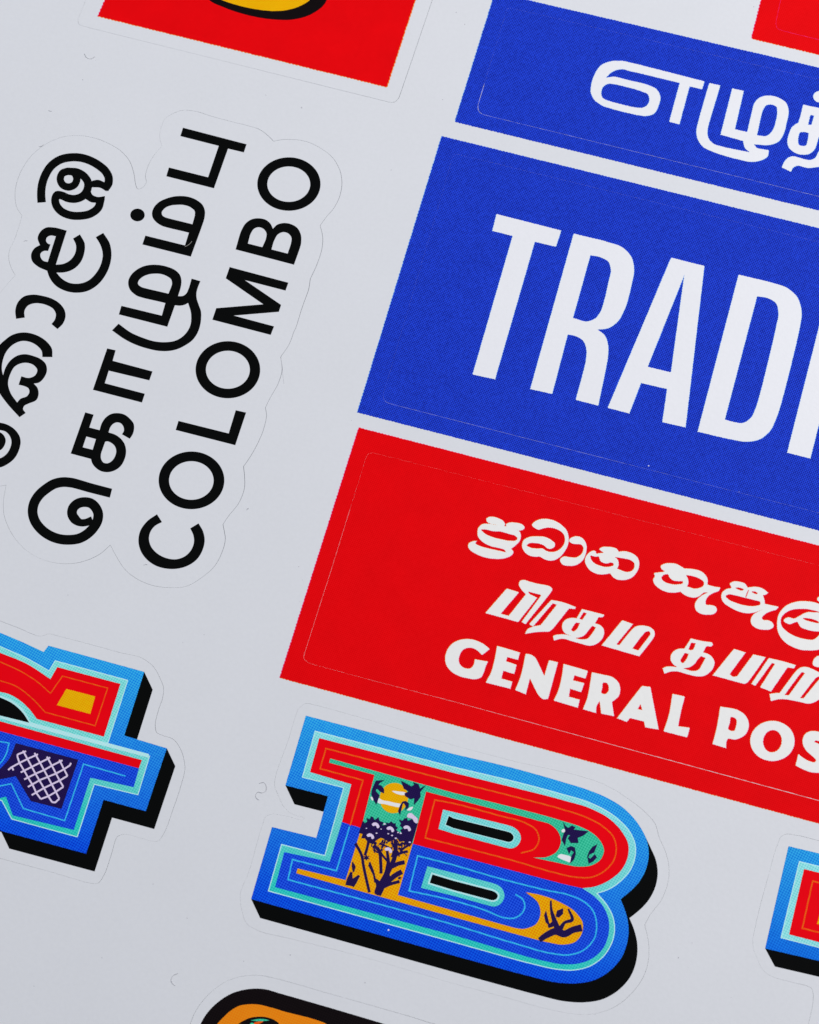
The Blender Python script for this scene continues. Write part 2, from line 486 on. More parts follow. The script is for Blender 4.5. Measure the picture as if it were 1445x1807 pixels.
def letter(root, adds, holes=(), mat=BLACK, z=STICKER_TOP + INK, rough_edge=0.0, fringes=(), name='letter', label=None):
    p = Part(root.location)
    if rough_edge:
        adds = [jag(a, rough_edge, 4.6) for a in adds]; holes = [jag(h, rough_edge, 4.6) for h in holes]
    for k, (dx, dy, fm) in enumerate(fringes):
        p.add([shift(a, dx, dy) for a in adds], [shift(h, dx, dy) for h in holes], z=z + k * .05, thick=.06, mat=fm)
    p.add(adds, holes, z=z + len(fringes) * .05, thick=.08, mat=mat)
    return p.build(name, root, label)

# ------------------------------------------------------------------ city name sticker (three scripts, black on white)
st = thing('city_name_sticker', 300, 620, 'white die cut sticker with black lettering in three scripts, COLOMBO running up its right side', 'sticker', 'stickers on the sheet')
vinyl_base(st, 'city')
# Sinhala column
w1 = 66 / 4.5156
letter(st, stroke(A([(332, 801, 0, 15), (328, 740), (335, 660), (362, 580), (410, 508), (480, 460), (570, 441), (640, 444), (720, 468), (790, 508), (840, 552), (866, 605), (864, 650), (845, 705, 0, 8)]), w1)
    + [smooth(A([(735, 628, 1), (780, 620), (830, 638, 1), (866, 640, 1), (848, 713, 1), (800, 685), (735, 680, 1), (715, 655)]))]
    + stroke(A([(545, 552, 0, 13), (500, 566, 0, 13), (480, 612, 0, 13), (500, 660, 0, 13), (545, 678, 0, 13), (592, 660, 0, 13), (612, 612, 0, 13), (592, 566, 0, 13), (545, 552, 0, 13), (500, 566, 0, 13)]), 13)
    + stroke(A([(545, 553, 0, 13), (610, 560), (668, 592), (700, 640), (697, 695), (665, 745), (600, 772), (540, 766), (490, 745), (455, 742), (440, 775), (447, 820), (480, 865), (550, 900), (640, 907),
                (725, 888), (785, 838), (800, 785)]), 64 / 4.5156)
    + [smooth(A([(700, 700, 1), (721, 712), (735, 738), (775, 756), (836, 750, 1), (831, 792), (812, 822), (790, 830, 1), (768, 803, 1), (730, 800), (680, 772, 1)]))], label='black Sinhala letter at the top of its column')
letter(st, [smooth(A([(532, 1025, 1), (430, 1000), (370, 1000), (320, 1035), (300, 1085), (318, 1140, 1), (275, 1165), (248, 1215), (255, 1265), (300, 1310), (375, 1345, 1), (395, 1400), (440, 1460), (520, 1505),
    (610, 1520), (700, 1505), (780, 1455), (840, 1380), (875, 1300), (888, 1210), (875, 1130), (823, 1043, 1), (763, 1077, 1), (800, 1140), (818, 1210), (805, 1290), (760, 1370), (700, 1425), (620, 1448),
    (550, 1440), (490, 1405), (450, 1360, 1), (510, 1358), (580, 1335), (640, 1280), (672, 1200), (675, 1130), (637, 1055, 1), (582, 1088, 1), (605, 1140), (600, 1200), (565, 1255), (510, 1288), (445, 1297, 1)]))],
    [smooth(A([(445, 1070, 1), (400, 1065), (370, 1085), (368, 1110), (385, 1130), (402, 1135, 1), (383, 1187, 1), (350, 1187), (322, 1210), (325, 1240), (345, 1265), (380, 1275, 1)]))])
letter(st, [smooth(A([(128, 1728, 1), (122, 1660), (140, 1600), (190, 1550), (260, 1535), (340, 1545), (420, 1570), (480, 1610), (515, 1660), (522, 1710), (502, 1765), (458, 1810, 1), (410, 1769, 1), (436, 1735), (445, 1690),
    (425, 1650), (380, 1622), (330, 1607), (270, 1605), (220, 1625), (195, 1665), (197, 1718, 1)]))])
letter(st, [smooth(F([(597, 453, 1), (590, 355), (545, 290), (470, 230), (380, 190), (280, 172), (210, 178), (130, 205), (60, 255), (0, 310), (-60, 400), (-85, 520), (-80, 650), (-50, 770), (0, 870), (80, 980), (222, 1138, 1),
    (292, 1090, 1), (262, 1040), (275, 1010), (320, 985), (420, 935), (440, 860), (425, 800), (385, 755, 1), (440, 745), (500, 690), (535, 600), (520, 530), (470, 480), (380, 440), (280, 420), (200, 435), (120, 490), (60, 580),
    (35, 660, 1), (22, 600), (30, 500), (80, 380), (150, 310), (250, 270), (340, 280), (430, 330), (475, 385), (483, 452, 1)]))],
    [smooth(F([(243, 672, 1), (330, 690), (400, 660), (425, 600), (390, 550), (320, 520), (250, 522), (170, 560), (120, 640), (92, 760), (120, 860), (195, 970, 1), (230, 930), (310, 895), (335, 850), (325, 810), (280, 785), (212, 768, 1)]))])
letter(st, [smooth(F([(0, 1200), (100, 1230), (180, 1290), (225, 1360), (235, 1420), (220, 1500), (170, 1600), (90, 1670), (0, 1710), (-150, 1690), (-260, 1570), (-270, 1400), (-180, 1260), (-80, 1200)]))],
    [smooth(F([(0, 1285), (60, 1300), (110, 1350), (130, 1410), (115, 1490), (60, 1570), (0, 1605), (-120, 1590), (-180, 1500), (-185, 1400), (-120, 1310), (-60, 1280)]))])
letter(st, [smooth(F([(0, 1310), (40, 1340), (65, 1400), (55, 1450), (0, 1515), (-80, 1500), (-110, 1400), (-60, 1320)]))], name='letter_curl')
# Tamil column
letter(st, stroke(G([(1126, 1086, 0, 16.2), (870, 1020, 0, 16.6), (620, 952), (520, 944), (410, 965), (300, 1030), (205, 1115), (143, 1220), (127, 1330), (152, 1430), (230, 1540), (340, 1622), (470, 1670), (600, 1680),
    (720, 1662), (830, 1600), (910, 1515), (955, 1430), (963, 1350), (930, 1270), (870, 1215), (790, 1199), (700, 1220), (640, 1280), (630, 1350), (670, 1420), (740, 1462, 0, 13), (800, 1460, 0, 13), (890, 1425, 0, 13)]), 17.3))
letter(st, [corners(G([(797, 55), (905, 85), (728, 612), (612, 580)])), corners(G([(840, 246), (1120, 318), (1060, 430), (800, 360)])), corners(G([(740, 494), (900, 534), (880, 652), (620, 582)])),
    smooth(G([(935, 392, 1), (980, 282, 1), (1010, 190), (1060, 120), (1130, 75), (1215, 65), (1300, 85), (1370, 140), (1415, 200), (1420, 270), (1400, 340), (1365, 392, 1), (1265, 335, 1), (1290, 290), (1285, 240), (1250, 195),
    (1205, 183), (1150, 205), (1115, 250), (1095, 312, 1), (1052, 430, 1)])),
    smooth(G([(935, 392, 1), (1095, 312, 1), (1170, 335), (1250, 390), (1300, 460), (1318, 540), (1300, 650), (1240, 750), (1150, 805), (1080, 818), (1000, 805), (930, 760), (885, 700), (870, 650, 1), (892, 532, 1)]))],
    [smooth(G([(1052, 430, 1), (1080, 425), (1130, 445), (1170, 480), (1192, 540), (1175, 620), (1130, 680), (1080, 705), (1030, 695), (1000, 650), (998, 590), (1020, 520)]))])
letter(st, [corners(C([(683, 198), (737, 210), (718, 277), (972, 345), (952, 402), (693, 340), (668, 420), (923, 487), (905, 543), (592, 462)]))])
letter(st, [smooth(E([(360, 1380), (285, 1310), (262, 1240), (265, 1190), (300, 1120), (370, 1055), (460, 1010), (560, 992), (660, 995), (770, 1020), (860, 1060), (920, 1120), (940, 1190), (935, 1260), (897, 1392, 1), (960, 1388), (1000, 1360),
    (1030, 1300), (1070, 1168, 1), (1182, 1200, 1), (1150, 1280), (1132, 1350), (1135, 1420), (1160, 1500), (1190, 1590), (1192, 1660), (1182, 1748), (1150, 1850), (1085, 1948), (990, 2018), (870, 2073), (740, 2093), (640, 2088),
    (500, 2058), (350, 2008), (220, 1943), (55, 1828, 1), (138, 1743, 1), (300, 1858), (450, 1923), (600, 1968), (740, 1978), (850, 1963), (940, 1918), (1010, 1848), (1055, 1758), (1065, 1668), (1060, 1598), (1025, 1478, 1), (985, 1500),
    (920, 1513), (857, 1508, 1), (760, 1782, 1), (142, 1625, 1), (175, 1515, 1), (690, 1640, 1), (735, 1480, 1)]))],
    [smooth(E([(385, 1230), (395, 1195), (440, 1150), (510, 1118), (600, 1105), (680, 1110), (760, 1140), (810, 1180), (820, 1230), (775, 1360, 1), (430, 1275), (395, 1250)]))])
letter(st, [smooth(E([(680, 490), (610, 440), (572, 385), (565, 330), (590, 260), (650, 195), (740, 150), (840, 122), (940, 115), (1040, 128), (1140, 170), (1210, 230), (1240, 310), (1235, 390), (1060, 888, 1), (442, 733, 1), (480, 620, 1),
    (985, 745, 1), (1035, 583, 1)])), [(p[0], p[1]) for p in E(ellipse(380, 357, 92, 81))]],
    [smooth(E([(690, 345), (690, 320), (730, 270), (800, 238), (880, 228), (970, 230), (1060, 262), (1110, 310), (1112, 350), (1080, 475, 1), (730, 385), (700, 365)]))])
letter(st, [corners(A2([(103, 205), (610, 337), (588, 402), (462, 372), (350, 688), (-30, 592), (-9, 522), (303, 600), (388, 350), (82, 272)]))])
# Latin column
def ring(fr, cx, cy, rx, ry, ix, iy, irx, iry):
    return [fr(ellipse(cx, cy, rx, ry, 72))], [fr(ellipse(ix, iy, irx, iry, 72))]
letter(st, *ring(A2, 947, 654, 252, 213, 946, 655, 171, 141), label='black letter O, uppermost of the word')
letter(st, [smooth(A2([(522, 1175, 1), (570, 1020), (600, 970), (650, 935), (710, 927), (765, 940), (800, 970), (820, 1010, 1), (850, 980), (900, 965), (960, 972), (1015, 1005), (1043, 1060), (1045, 1120), (988, 1297, 1)]))],
    [smooth(A2([(620, 1128, 1), (645, 1045), (670, 1010), (705, 998), (745, 1012), (768, 1045), (765, 1085), (735, 1157, 1)])), smooth(A2([(808, 1175, 1), (832, 1100), (860, 1055), (905, 1037), (945, 1050), (968, 1085), (965, 1120), (937, 1208, 1)]))], label='black letter B')
letter(st, [corners(A2([(475, 1315), (943, 1440), (920, 1503), (597, 1420), (885, 1617), (867, 1672), (508, 1702), (829, 1788), (802, 1856), (337, 1735), (368, 1643), (743, 1612), (444, 1405)]))], label='black letter M')
letter(st, *ring(D, 730, 334, 206, 182, 730, 334, 140, 121), label='black letter O below the M')
letter(st, [corners(D([(415, 660), (735, 740), (780, 592), (846, 607), (777, 815), (397, 718)]))], label='black letter L')
letter(st, *ring(D, 498, 1039, 209.5, 184, 497, 1040, 142, 123), label='black letter O above the C')
letter(st, [smooth(D([(278, 1255, 1), (215, 1300), (170, 1365), (160, 1430), (175, 1490), (215, 1545), (275, 1585), (340, 1602), (400, 1603), (470, 1585), (530, 1545), (570, 1480), (582, 1415), (572, 1365), (543, 1313, 1), (490, 1345, 1),
    (510, 1390), (514, 1430), (500, 1475), (460, 1520), (400, 1542), (340, 1535), (280, 1505), (240, 1460), (227, 1410), (240, 1360), (265, 1330), (310, 1305, 1)]))], label='black letter C')

# ------------------------------------------------------------------ printed panels with a kiss cut inside them
RED_FR = ((-.9, -.7, MAGENTA_EDGE), (.7, .8, ORANGE_EDGE))
BLUE_FR = ((-.8, -.4, BLUE_EDGE),)
def panel(root, poly, key, mat, fringes, specks=(), z0=STICKER_TOP):
    """ink on the sticker, and the bleed of the same colour left on the sheet round the cut"""
    cut = resample(CUT[key], 5.0)
    vinyl_base(root, key)
    Part(root.location).add([rim(cut, key)], z=STICKER_TOP + INK, thick=INK, mat=mat).build('ink_panel', root)
    p = Part(root.location)
    edge = jag(poly, 1.1, 5.8)
    for k, (dx, dy, fm) in enumerate(fringes):
        p.add([shift(edge, dx, dy)], [HOLES[key]], z=SHEET_TOP + .04 + k * .03, thick=.03, mat=fm)
    p.add([edge], [HOLES[key]], z=SHEET_TOP + .12, thick=.04, mat=mat)
    for (x, y, r) in specks:
        p.add([ellipse(x, y, r, r * .8, 10)], z=STICKER_TOP + INK + .04, thick=.03, mat=LETTER_WHITE)
    return p.build('bleed_border', root)

LB = dict(mat=LETTER_WHITE, rough_edge=.85, fringes=((-.55, -.15, BLUE_EDGE), (.6, .4, BLUE_EDGE)), z=STICKER_TOP + INK + .08)
LR = dict(mat=LETTER_CREAM, rough_edge=.75, fringes=((.7, .65, MAGENTA_EDGE), (-.6, -.6, ORANGE_EDGE)), z=STICKER_TOP + INK + .08)

st = thing('tamil_word_sticker', 1220, 190, 'upper blue sticker with rounded white Tamil lettering, above the TRADI sticker', 'sticker', 'stickers on the sheet')
panel(st, [(802.4, 215.3), (1700, 433.9), (1700, 178.7), (873.5, -13.2)], 'blue_top', BLUE, BLUE_FR)
letter(st, [smooth(K([(757, 182, 1), (743, 230, 1), (668, 212, 1), (607, 440, 1), (547, 425, 1), (610, 192, 1), (330, 125), (250, 110), (200, 128), (165, 162, 1), (210, 155), (300, 175), (420, 205), (470, 230), (493, 275), (485, 320), (455, 375),
    (410, 390), (360, 385), (140, 325), (95, 290), (77, 250), (80, 200), (105, 130), (140, 85), (200, 62), (260, 60)]))],
    [smooth(K([(138, 250), (150, 215), (180, 197), (220, 200), (380, 242), (420, 262), (428, 290), (415, 325), (390, 340), (350, 340), (170, 295), (145, 280)]))], **LB)
letter(st, [smooth(K([(787, 192, 1), (852, 207, 1), (775, 480), (780, 520), (810, 555), (870, 575), (1030, 608, 1), (1000, 580), (990, 540, 1), (855, 502, 1), (925, 225, 1), (993, 240, 1), (940, 470, 1), (1015, 487, 1), (1040, 380), (1060, 310),
    (1090, 280), (1140, 268), (1200, 280), (1250, 315), (1262, 360), (1250, 430), (1235, 490), (1200, 545), (1150, 563), (1055, 560, 1), (1070, 580), (1143, 595, 1), (1138, 630), (1100, 655), (1040, 665), (960, 650), (810, 605), (750, 575),
    (718, 530), (710, 480), (720, 430)]))],
    [smooth(K([(1072, 505, 1), (1110, 350), (1130, 325), (1160, 322), (1190, 335), (1195, 370), (1165, 480), (1130, 510), (1100, 510)]))], **LB)
letter(st, [smooth(N([(722, 550, 1), (1004, 610), (1350, 690, 1), (1300, 830, 1), (1140, 800, 1), (1090, 1000, 1), (1250, 1050), (1350, 1200), (1330, 1450), (1200, 1620), (1004, 1650), (800, 1670), (620, 1630), (550, 1660), (505, 1740, 1), (345, 1660, 1),
    (400, 1550), (460, 1490), (560, 1465), (650, 1490), (850, 1530), (930, 1500), (1000, 1380), (1080, 1250), (1000, 1110, 1), (965, 1240), (930, 1330), (850, 1410), (700, 1435), (560, 1390), (470, 1310), (445, 1200), (470, 1080), (520, 960), (600, 890), (640, 870, 1), (690, 700)])),
    N(ellipse(1010, 410, 106, 98, 40))],
    [smooth(N([(848, 730, 1), (920, 745, 1), (870, 910, 1), (808, 908, 1)])), smooth(N([(670, 1040), (730, 1032), (825, 1055, 1), (800, 1200), (770, 1275), (720, 1285), (640, 1250), (632, 1180)]))], **LB)

st = thing('trade_word_sticker', 1080, 600, 'large blue sticker with tall condensed white letters TRADI', 'sticker', 'stickers on the sheet')
panel(st, [(779.5, 240.3), (1700, 465), (1700, 1001.5), (630.5, 728)], 'blue_trade', BLUE, BLUE_FR, specks=((1144.5, 822, 1.2), (1304, 868, .5)))
letter(st, [corners(P([(950, 130), (1342, 230), (1310, 328), (1182, 298), (940, 1133), (805, 1103), (1048, 263), (925, 232)]))], label='white letter T', **LB)
letter(st, [smooth(Q([(40, 105, 1), (240, 155), (320, 185), (370, 240), (385, 310), (370, 400), (330, 540), (290, 610), (240, 645), (175, 655, 1), (215, 685), (237, 750), (235, 810), (180, 1090, 1), (52, 1057, 1), (110, 830), (113, 770), (95, 720),
    (50, 692), (5, 683, 1), (-84, 1023, 1), (-209, 995, 1)]))], [smooth(Q([(135, 228, 1), (200, 243), (240, 268), (253, 310), (240, 380), (195, 550), (165, 590), (120, 608), (35, 588, 1)]))], label='white letter R', **LB)
letter(st, [corners(Q([(598, 243), (788, 290), (680, 1215), (548, 1185), (575, 995), (425, 960), (358, 1135), (235, 1103)]))], [corners(Q([(674, 340), (597, 900), (463, 868)]))], label='white letter A', **LB)
letter(st, [smooth(Q([(985, 340, 1), (1180, 388), (1260, 415), (1320, 470), (1345, 560), (1335, 640), (1205, 1150), (1160, 1240), (1100, 1285), (1030, 1297), (950, 1285), (750, 1240, 1)]))],
    [smooth(Q([(1090, 463, 1), (1160, 478), (1200, 505), (1213, 560), (1200, 640), (1085, 1100), (1055, 1160), (1010, 1190), (960, 1185), (905, 1170, 1)]))], label='white letter D', **LB)
letter(st, [corners(Q([(1263, 1360), (1395, 1393), (1625, 483), (1493, 450)]))], label='white letter I, cut off by the edge', **LB)

st = thing('post_office_sticker', 1050, 1120, 'big red sticker with three lines of white lettering, GENERAL POS lowest', 'sticker', 'stickers on the sheet')
panel(st, [(633.4, 754.8), (1700, 1028.4), (1700, 1522), (493.8, 1196)], 'red_post', RED, RED_FR)
# first line, Sinhala
letter(st, [smooth(S1([(310, 155), (340, 128), (400, 125), (470, 145), (530, 180), (548, 215), (540, 240), (480, 235), (430, 222), (370, 210), (330, 195)])),
    smooth(S1([(560, 225), (600, 200), (680, 198), (750, 212), (790, 240), (798, 265), (770, 290), (720, 295), (690, 280), (630, 268), (580, 255)])),
    smooth(S1([(200, 320), (210, 265), (260, 220), (340, 212), (450, 228), (540, 240), (620, 258), (700, 285), (740, 320), (750, 370), (735, 430), (690, 480), (625, 530, 1), (655, 570), (640, 605), (590, 635), (500, 657), (400, 657), (280, 635),
    (170, 590), (100, 540), (80, 500), (90, 460), (130, 438), (190, 430, 1), (170, 458), (230, 495), (330, 525), (470, 555), (565, 578, 1), (545, 545), (470, 520), (380, 500), (300, 465), (230, 410), (205, 370)]))],
    [smooth(S1([(245, 285), (300, 283), (400, 305), (490, 310), (600, 340), (680, 365), (710, 400), (690, 425), (620, 430), (520, 415), (400, 385), (290, 335)]))], **LR)
letter(st, [smooth(S1([(895, 230), (930, 185), (1000, 155), (1080, 150), (1170, 170), (1260, 220), (1330, 290), (1358, 370), (1355, 460), (1310, 560), (1240, 640), (1150, 680), (1080, 672), (990, 628, 1), (920, 630), (840, 605), (785, 550), (768, 480), (790, 420),
    (850, 385), (960, 372), (1060, 382), (1140, 420), (1185, 465), (1180, 500), (1140, 528), (1090, 525), (1050, 490), (990, 465), (920, 455), (850, 462), (825, 485), (870, 515), (960, 528), (1030, 530), (1080, 560), (1150, 573), (1220, 555),
    (1285, 500), (1315, 420), (1300, 350), (1250, 300), (1180, 270), (1100, 258), (1030, 272), (970, 285), (930, 265)]))], **LR)
letter(st, [smooth(U([(955, 305), (1000, 283), (1050, 295), (1080, 340), (1080, 400), (1055, 460), (1010, 495), (950, 503), (900, 490), (885, 460), (910, 435), (960, 440), (1010, 440), (1050, 410), (1060, 370), (1045, 345), (1010, 340), (975, 335), (955, 320)]))], **LR)
letter(st, [smooth(S2([(165, 370), (190, 300), (250, 235), (320, 210), (350, 225), (355, 260), (400, 255), (480, 240), (440, 215), (410, 190), (460, 150), (540, 145), (640, 155), (710, 185), (740, 230, 1), (820, 220), (910, 235), (1000, 275), (1060, 330), (1085, 400),
    (1080, 490), (1040, 580), (980, 650), (890, 695), (780, 708), (690, 690), (625, 640), (595, 592, 1), (500, 610), (400, 610), (300, 575), (220, 510), (180, 440)]))],
    [smooth(S2([(260, 290), (300, 300), (350, 310), (400, 310), (412, 340), (430, 385), (480, 415), (540, 425), (600, 410), (650, 425), (655, 455), (600, 480), (500, 485), (400, 460), (310, 410), (265, 350)])),
     smooth(S2([(670, 315, 1), (760, 330), (850, 345), (940, 370), (995, 410), (1010, 470), (980, 540), (910, 572), (830, 565), (760, 535), (705, 515, 1), (730, 470), (735, 410), (715, 355)]))], **LR)
letter(st, [smooth(S3([(150, 110), (180, 90), (240, 80), (310, 90), (360, 115), (390, 135, 1), (470, 140), (540, 155), (600, 195), (625, 240), (625, 300, 1), (690, 318), (757, 328, 1), (740, 360), (680, 385), (630, 420), (605, 470), (610, 500), (660, 508), (710, 525),
    (720, 565), (690, 595), (630, 605), (560, 595), (510, 560), (497, 510), (520, 455), (570, 410), (630, 380, 1), (590, 378), (550, 410), (500, 430), (430, 420), (380, 395), (350, 370, 1), (280, 380), (200, 370), (130, 335), (85, 290), (72, 245),
    (90, 215), (82, 185), (130, 175), (190, 162), (160, 140)]))],
    [smooth(S3([(155, 230), (175, 200), (225, 195), (240, 225), (275, 255), (320, 262), (375, 265), (375, 285), (320, 298), (240, 290), (180, 265)])),
     smooth(S3([(405, 200, 1), (470, 210), (540, 235), (590, 275), (585, 310), (540, 335), (490, 340), (440, 325), (415, 320, 1), (430, 280), (425, 240)]))], **LR)
letter(st, [smooth(S3([(855, 290), (890, 268), (950, 270), (1010, 290), (1035, 330, 1), (1070, 325), (1130, 322), (1190, 340), (1243, 380, 1), (1220, 400), (1190, 405, 1), (1205, 450), (1210, 495, 1), (1280, 510), (1352, 525, 1), (1330, 550), (1270, 570), (1210, 600),
    (1180, 640), (1195, 660), (1240, 662), (1290, 690), (1300, 725), (1270, 750), (1200, 758), (1120, 740), (1075, 700), (1068, 660), (1090, 610), (1140, 575), (1190, 550, 1), (1110, 580), (1030, 590), (940, 570), (850, 525), (790, 480), (768, 430),
    (775, 385), (820, 345), (870, 330)]))],
    [smooth(S3([(810, 415), (840, 398), (900, 405), (1000, 430), (1100, 455), (1165, 475), (1165, 500), (1110, 518), (1030, 515), (930, 490), (840, 450)])),
     smooth(S3([(908, 332), (950, 328), (997, 350), (980, 360), (930, 345)])), smooth(S3([(1075, 372), (1100, 365), (1138, 387), (1130, 397), (1095, 385)])), corners(S3([(1040, 350), (1050, 354), (1020, 432), (1010, 428)]))], **LR)
letter(st, [smooth(S4([(378, 900), (390, 760), (430, 620), (520, 500), (640, 400), (800, 335), (950, 305), (1130, 305), (1290, 325), (1445, 370), (1700, 520), (1850, 800), (1750, 1300), (1600, 1480), (1445, 1535), (1200, 1555), (950, 1530), (740, 1450), (560, 1330), (440, 1170), (390, 1030)]))],
    [smooth(S4([(465, 800), (500, 690), (600, 590), (750, 520), (950, 495), (1130, 500), (1290, 530), (1445, 570), (1640, 700), (1640, 1050), (1445, 1170), (1370, 1250), (1280, 1290), (1150, 1280), (960, 1240), (780, 1170), (620, 1070), (510, 960)]))], **LR)
letter(st, [smooth(S4([(545, 800), (580, 750), (690, 715), (760, 740), (820, 745), (930, 690), (1080, 610), (1180, 580), (1320, 590), (1445, 595), (1560, 720), (1560, 1000), (1445, 1065), (1290, 1060), (1150, 1030), (970, 950), (925, 870), (890, 820, 1), (800, 850), (700, 885), (600, 850)]))],
    [smooth(S4([(1030, 735), (1100, 730), (1280, 755), (1445, 830), (1445, 862), (1250, 830), (1090, 780)]))], name='letter_curl', **LR)
letter(st, [S4(ellipse(1475, 250, 75, 65, 30))], name='letter_mark', **LR)
# second line, Tamil
letter(st, [smooth(W1([(400, 258, 1), (590, 318, 1), (300, 660, 1), (430, 695, 1), (705, 350, 1), (620, 255), (592, 185), (610, 140), (660, 122), (760, 148), (900, 185), (1030, 208), (1100, 235), (1122, 265), (1090, 330), (1040, 395, 1), (695, 825, 1), (637, 790, 1),
    (945, 375, 1), (945, 358, 1), (735, 303, 1), (760, 345, 1), (880, 405, 1), (580, 790, 1), (60, 648, 1)]))], **LR)
letter(st, [smooth(W1([(1110, 440, 1), (1300, 480), (1496, 552, 1), (1488, 583, 1), (1390, 575, 1), (1130, 900, 1), (1075, 942, 1), (880, 950), (690, 978, 1), (730, 910), (800, 872), (940, 842, 1), (1200, 515, 1), (1130, 492, 1), (815, 862, 1), (757, 825, 1)]))], **LR)
letter(st, [smooth(W2([(412, 108, 1), (560, 145), (693, 180, 1), (680, 205), (620, 210, 1), (575, 290, 1), (640, 312), (680, 350), (692, 410), (670, 480), (610, 540), (540, 570), (470, 568), (400, 548), (280, 515), (180, 485), (110, 490), (55, 510, 1), (42, 450, 1), (90, 435),
    (200, 432), (285, 452, 1), (250, 440), (190, 410), (160, 350), (165, 290), (210, 240), (280, 220), (345, 225, 1)]))],
    [smooth(W2([(430, 148, 1), (475, 160, 1), (415, 245, 1), (375, 232, 1)])), smooth(W2([(330, 278, 1), (388, 285, 1), (340, 370), (300, 395), (275, 375)])), smooth(W2([(540, 318, 1), (590, 340, 1), (540, 420), (480, 485), (400, 495), (320, 475, 1), (380, 465), (440, 440), (490, 380)]))], **LR)
letter(st, [smooth(W2([(925, 250, 1), (1060, 298, 1), (848, 555, 1), (885, 570, 1), (1040, 380), (1090, 335), (1150, 318), (1220, 322), (1290, 345), (1335, 395), (1335, 440), (1310, 490), (1140, 708, 1), (663, 570, 1)]))],
    [smooth(W2([(1180, 440), (1225, 395), (1270, 392), (1285, 420), (1130, 635, 1), (1050, 610, 1)]))], **LR)
letter(st, [smooth(W3([(570, 162, 1), (760, 205), (930, 235), (940, 265), (900, 300, 1), (840, 290), (815, 310, 1), (775, 398, 1), (860, 425), (930, 480), (968, 560), (950, 650), (880, 740), (790, 795), (700, 805), (580, 785), (450, 750), (340, 720), (230, 720), (120, 755, 1),
    (90, 670, 1), (140, 645), (250, 640), (340, 648, 1), (270, 600), (225, 520), (235, 440), (290, 370), (380, 335), (460, 335, 1)]))],
    [smooth(W3([(570, 232, 1), (655, 240, 1), (605, 350), (565, 360), (525, 345, 1)])), smooth(W3([(460, 405, 1), (535, 420, 1), (490, 520), (425, 580), (390, 545)])), smooth(W3([(735, 458, 1), (820, 490, 1), (760, 600), (690, 700), (600, 715), (500, 690), (440, 670, 1), (560, 640), (630, 590), (680, 520)]))], **LR)
letter(st, [smooth(W4([(46, 143, 1), (237, 200, 1), (-28, 556, 1), (30, 600), (100, 590, 1), (365, 233, 1), (568, 278, 1), (262, 695), (215, 715, 1), (-302, 575, 1)]))], **LR)
letter(st, [smooth(W4([(620, 292, 1), (850, 345), (1062, 408, 1), (1035, 458, 1), (925, 445, 1), (655, 840, 1), (478, 772, 1), (725, 385, 1), (670, 370, 1), (395, 748, 1), (335, 715, 1)]))], **LR)
letter(st, [smooth(W4([(800, 865, 1), (1080, 495), (1140, 450), (1230, 438), (1330, 470), (1445, 525), (1540, 560), (1600, 650), (1580, 800), (1500, 920), (1400, 1000), (1280, 1040), (1150, 1015), (1000, 985), (860, 965), (760, 970), (655, 998, 1), (632, 885, 1), (720, 870)])),
    smooth(W4([(1345, 400), (1370, 300), (1445, 255), (1520, 300), (1520, 400), (1445, 440)]))],
    [smooth(W4([(1170, 520), (1215, 540, 1), (950, 905, 1), (875, 900, 1)])), smooth(W4([(1500, 575), (1445, 590), (1400, 610), (1130, 950, 1), (1190, 955, 1), (1445, 650), (1500, 600)]))], **LR)
# third line, Latin
letter(st, [smooth(X1([(643, 218, 1), (545, 295, 1), (490, 240), (430, 208), (365, 202), (300, 230), (258, 300), (248, 370), (275, 430), (340, 468), (400, 465), (435, 430), (455, 350, 1), (620, 380, 1), (595, 430), (565, 520), (530, 580), (460, 602), (360, 590), (250, 560),
    (150, 500), (95, 430), (77, 330), (100, 240), (170, 150), (260, 105), (370, 92), (480, 115), (570, 160)]))], label='white letter G', **LR)
letter(st, [smooth(X1([(738, 180, 1), (880, 220), (1028, 265, 1), (1003, 355, 1), (865, 320, 1), (850, 375, 1), (985, 420, 1), (955, 535, 1), (815, 495, 1), (790, 595, 1), (930, 635, 1), (905, 725, 1), (595, 645, 1), (660, 520), (710, 340)]))], label='white letter E beside the G', **LR)
letter(st, [smooth(X1([(1103, 280, 1), (1165, 290), (1215, 320), (1340, 562, 1), (1402, 362, 1), (1512, 388, 1), (1455, 600), (1385, 855, 1), (1320, 855), (1270, 810), (1155, 592, 1), (1102, 795, 1), (970, 742, 1), (1040, 560)]))], label='white letter N', **LR)
letter(st, [smooth(X2([(185, 62, 1), (300, 95), (412, 128, 1), (390, 200, 1), (285, 168, 1), (272, 218, 1), (378, 243, 1), (350, 328, 1), (245, 295, 1), (232, 372, 1), (335, 400, 1), (318, 475, 1), (92, 408, 1), (140, 300), (170, 170)]))], label='white letter E beside the R', **LR)
letter(st, [smooth(X2([(452, 140, 1), (560, 165), (640, 185), (700, 235), (718, 300), (700, 370), (660, 405), (640, 420, 1), (650, 490), (660, 555, 1), (540, 530, 1), (525, 410, 1), (495, 460), (490, 525, 1), (368, 490, 1), (410, 380), (435, 250)]))],
    [smooth(X2([(555, 240), (590, 240), (610, 275), (605, 325), (575, 348), (540, 335), (550, 285)]))], label='white letter R', **LR)
letter(st, [smooth(X2([(925, 270, 1), (1003, 280, 1), (1080, 680, 1), (955, 660, 1), (945, 605, 1), (810, 572, 1), (780, 608, 1), (690, 575, 1), (800, 430)]))], [corners(X2([(910, 440), (927, 498), (882, 490)]))], label='white letter A', **LR)
letter(st, [smooth(X2([(1213, 345, 1), (1328, 370, 1), (1290, 520), (1265, 650, 1), (1375, 665, 1), (1350, 755, 1), (1130, 698, 1), (1180, 540)]))], label='white letter L', **LR)
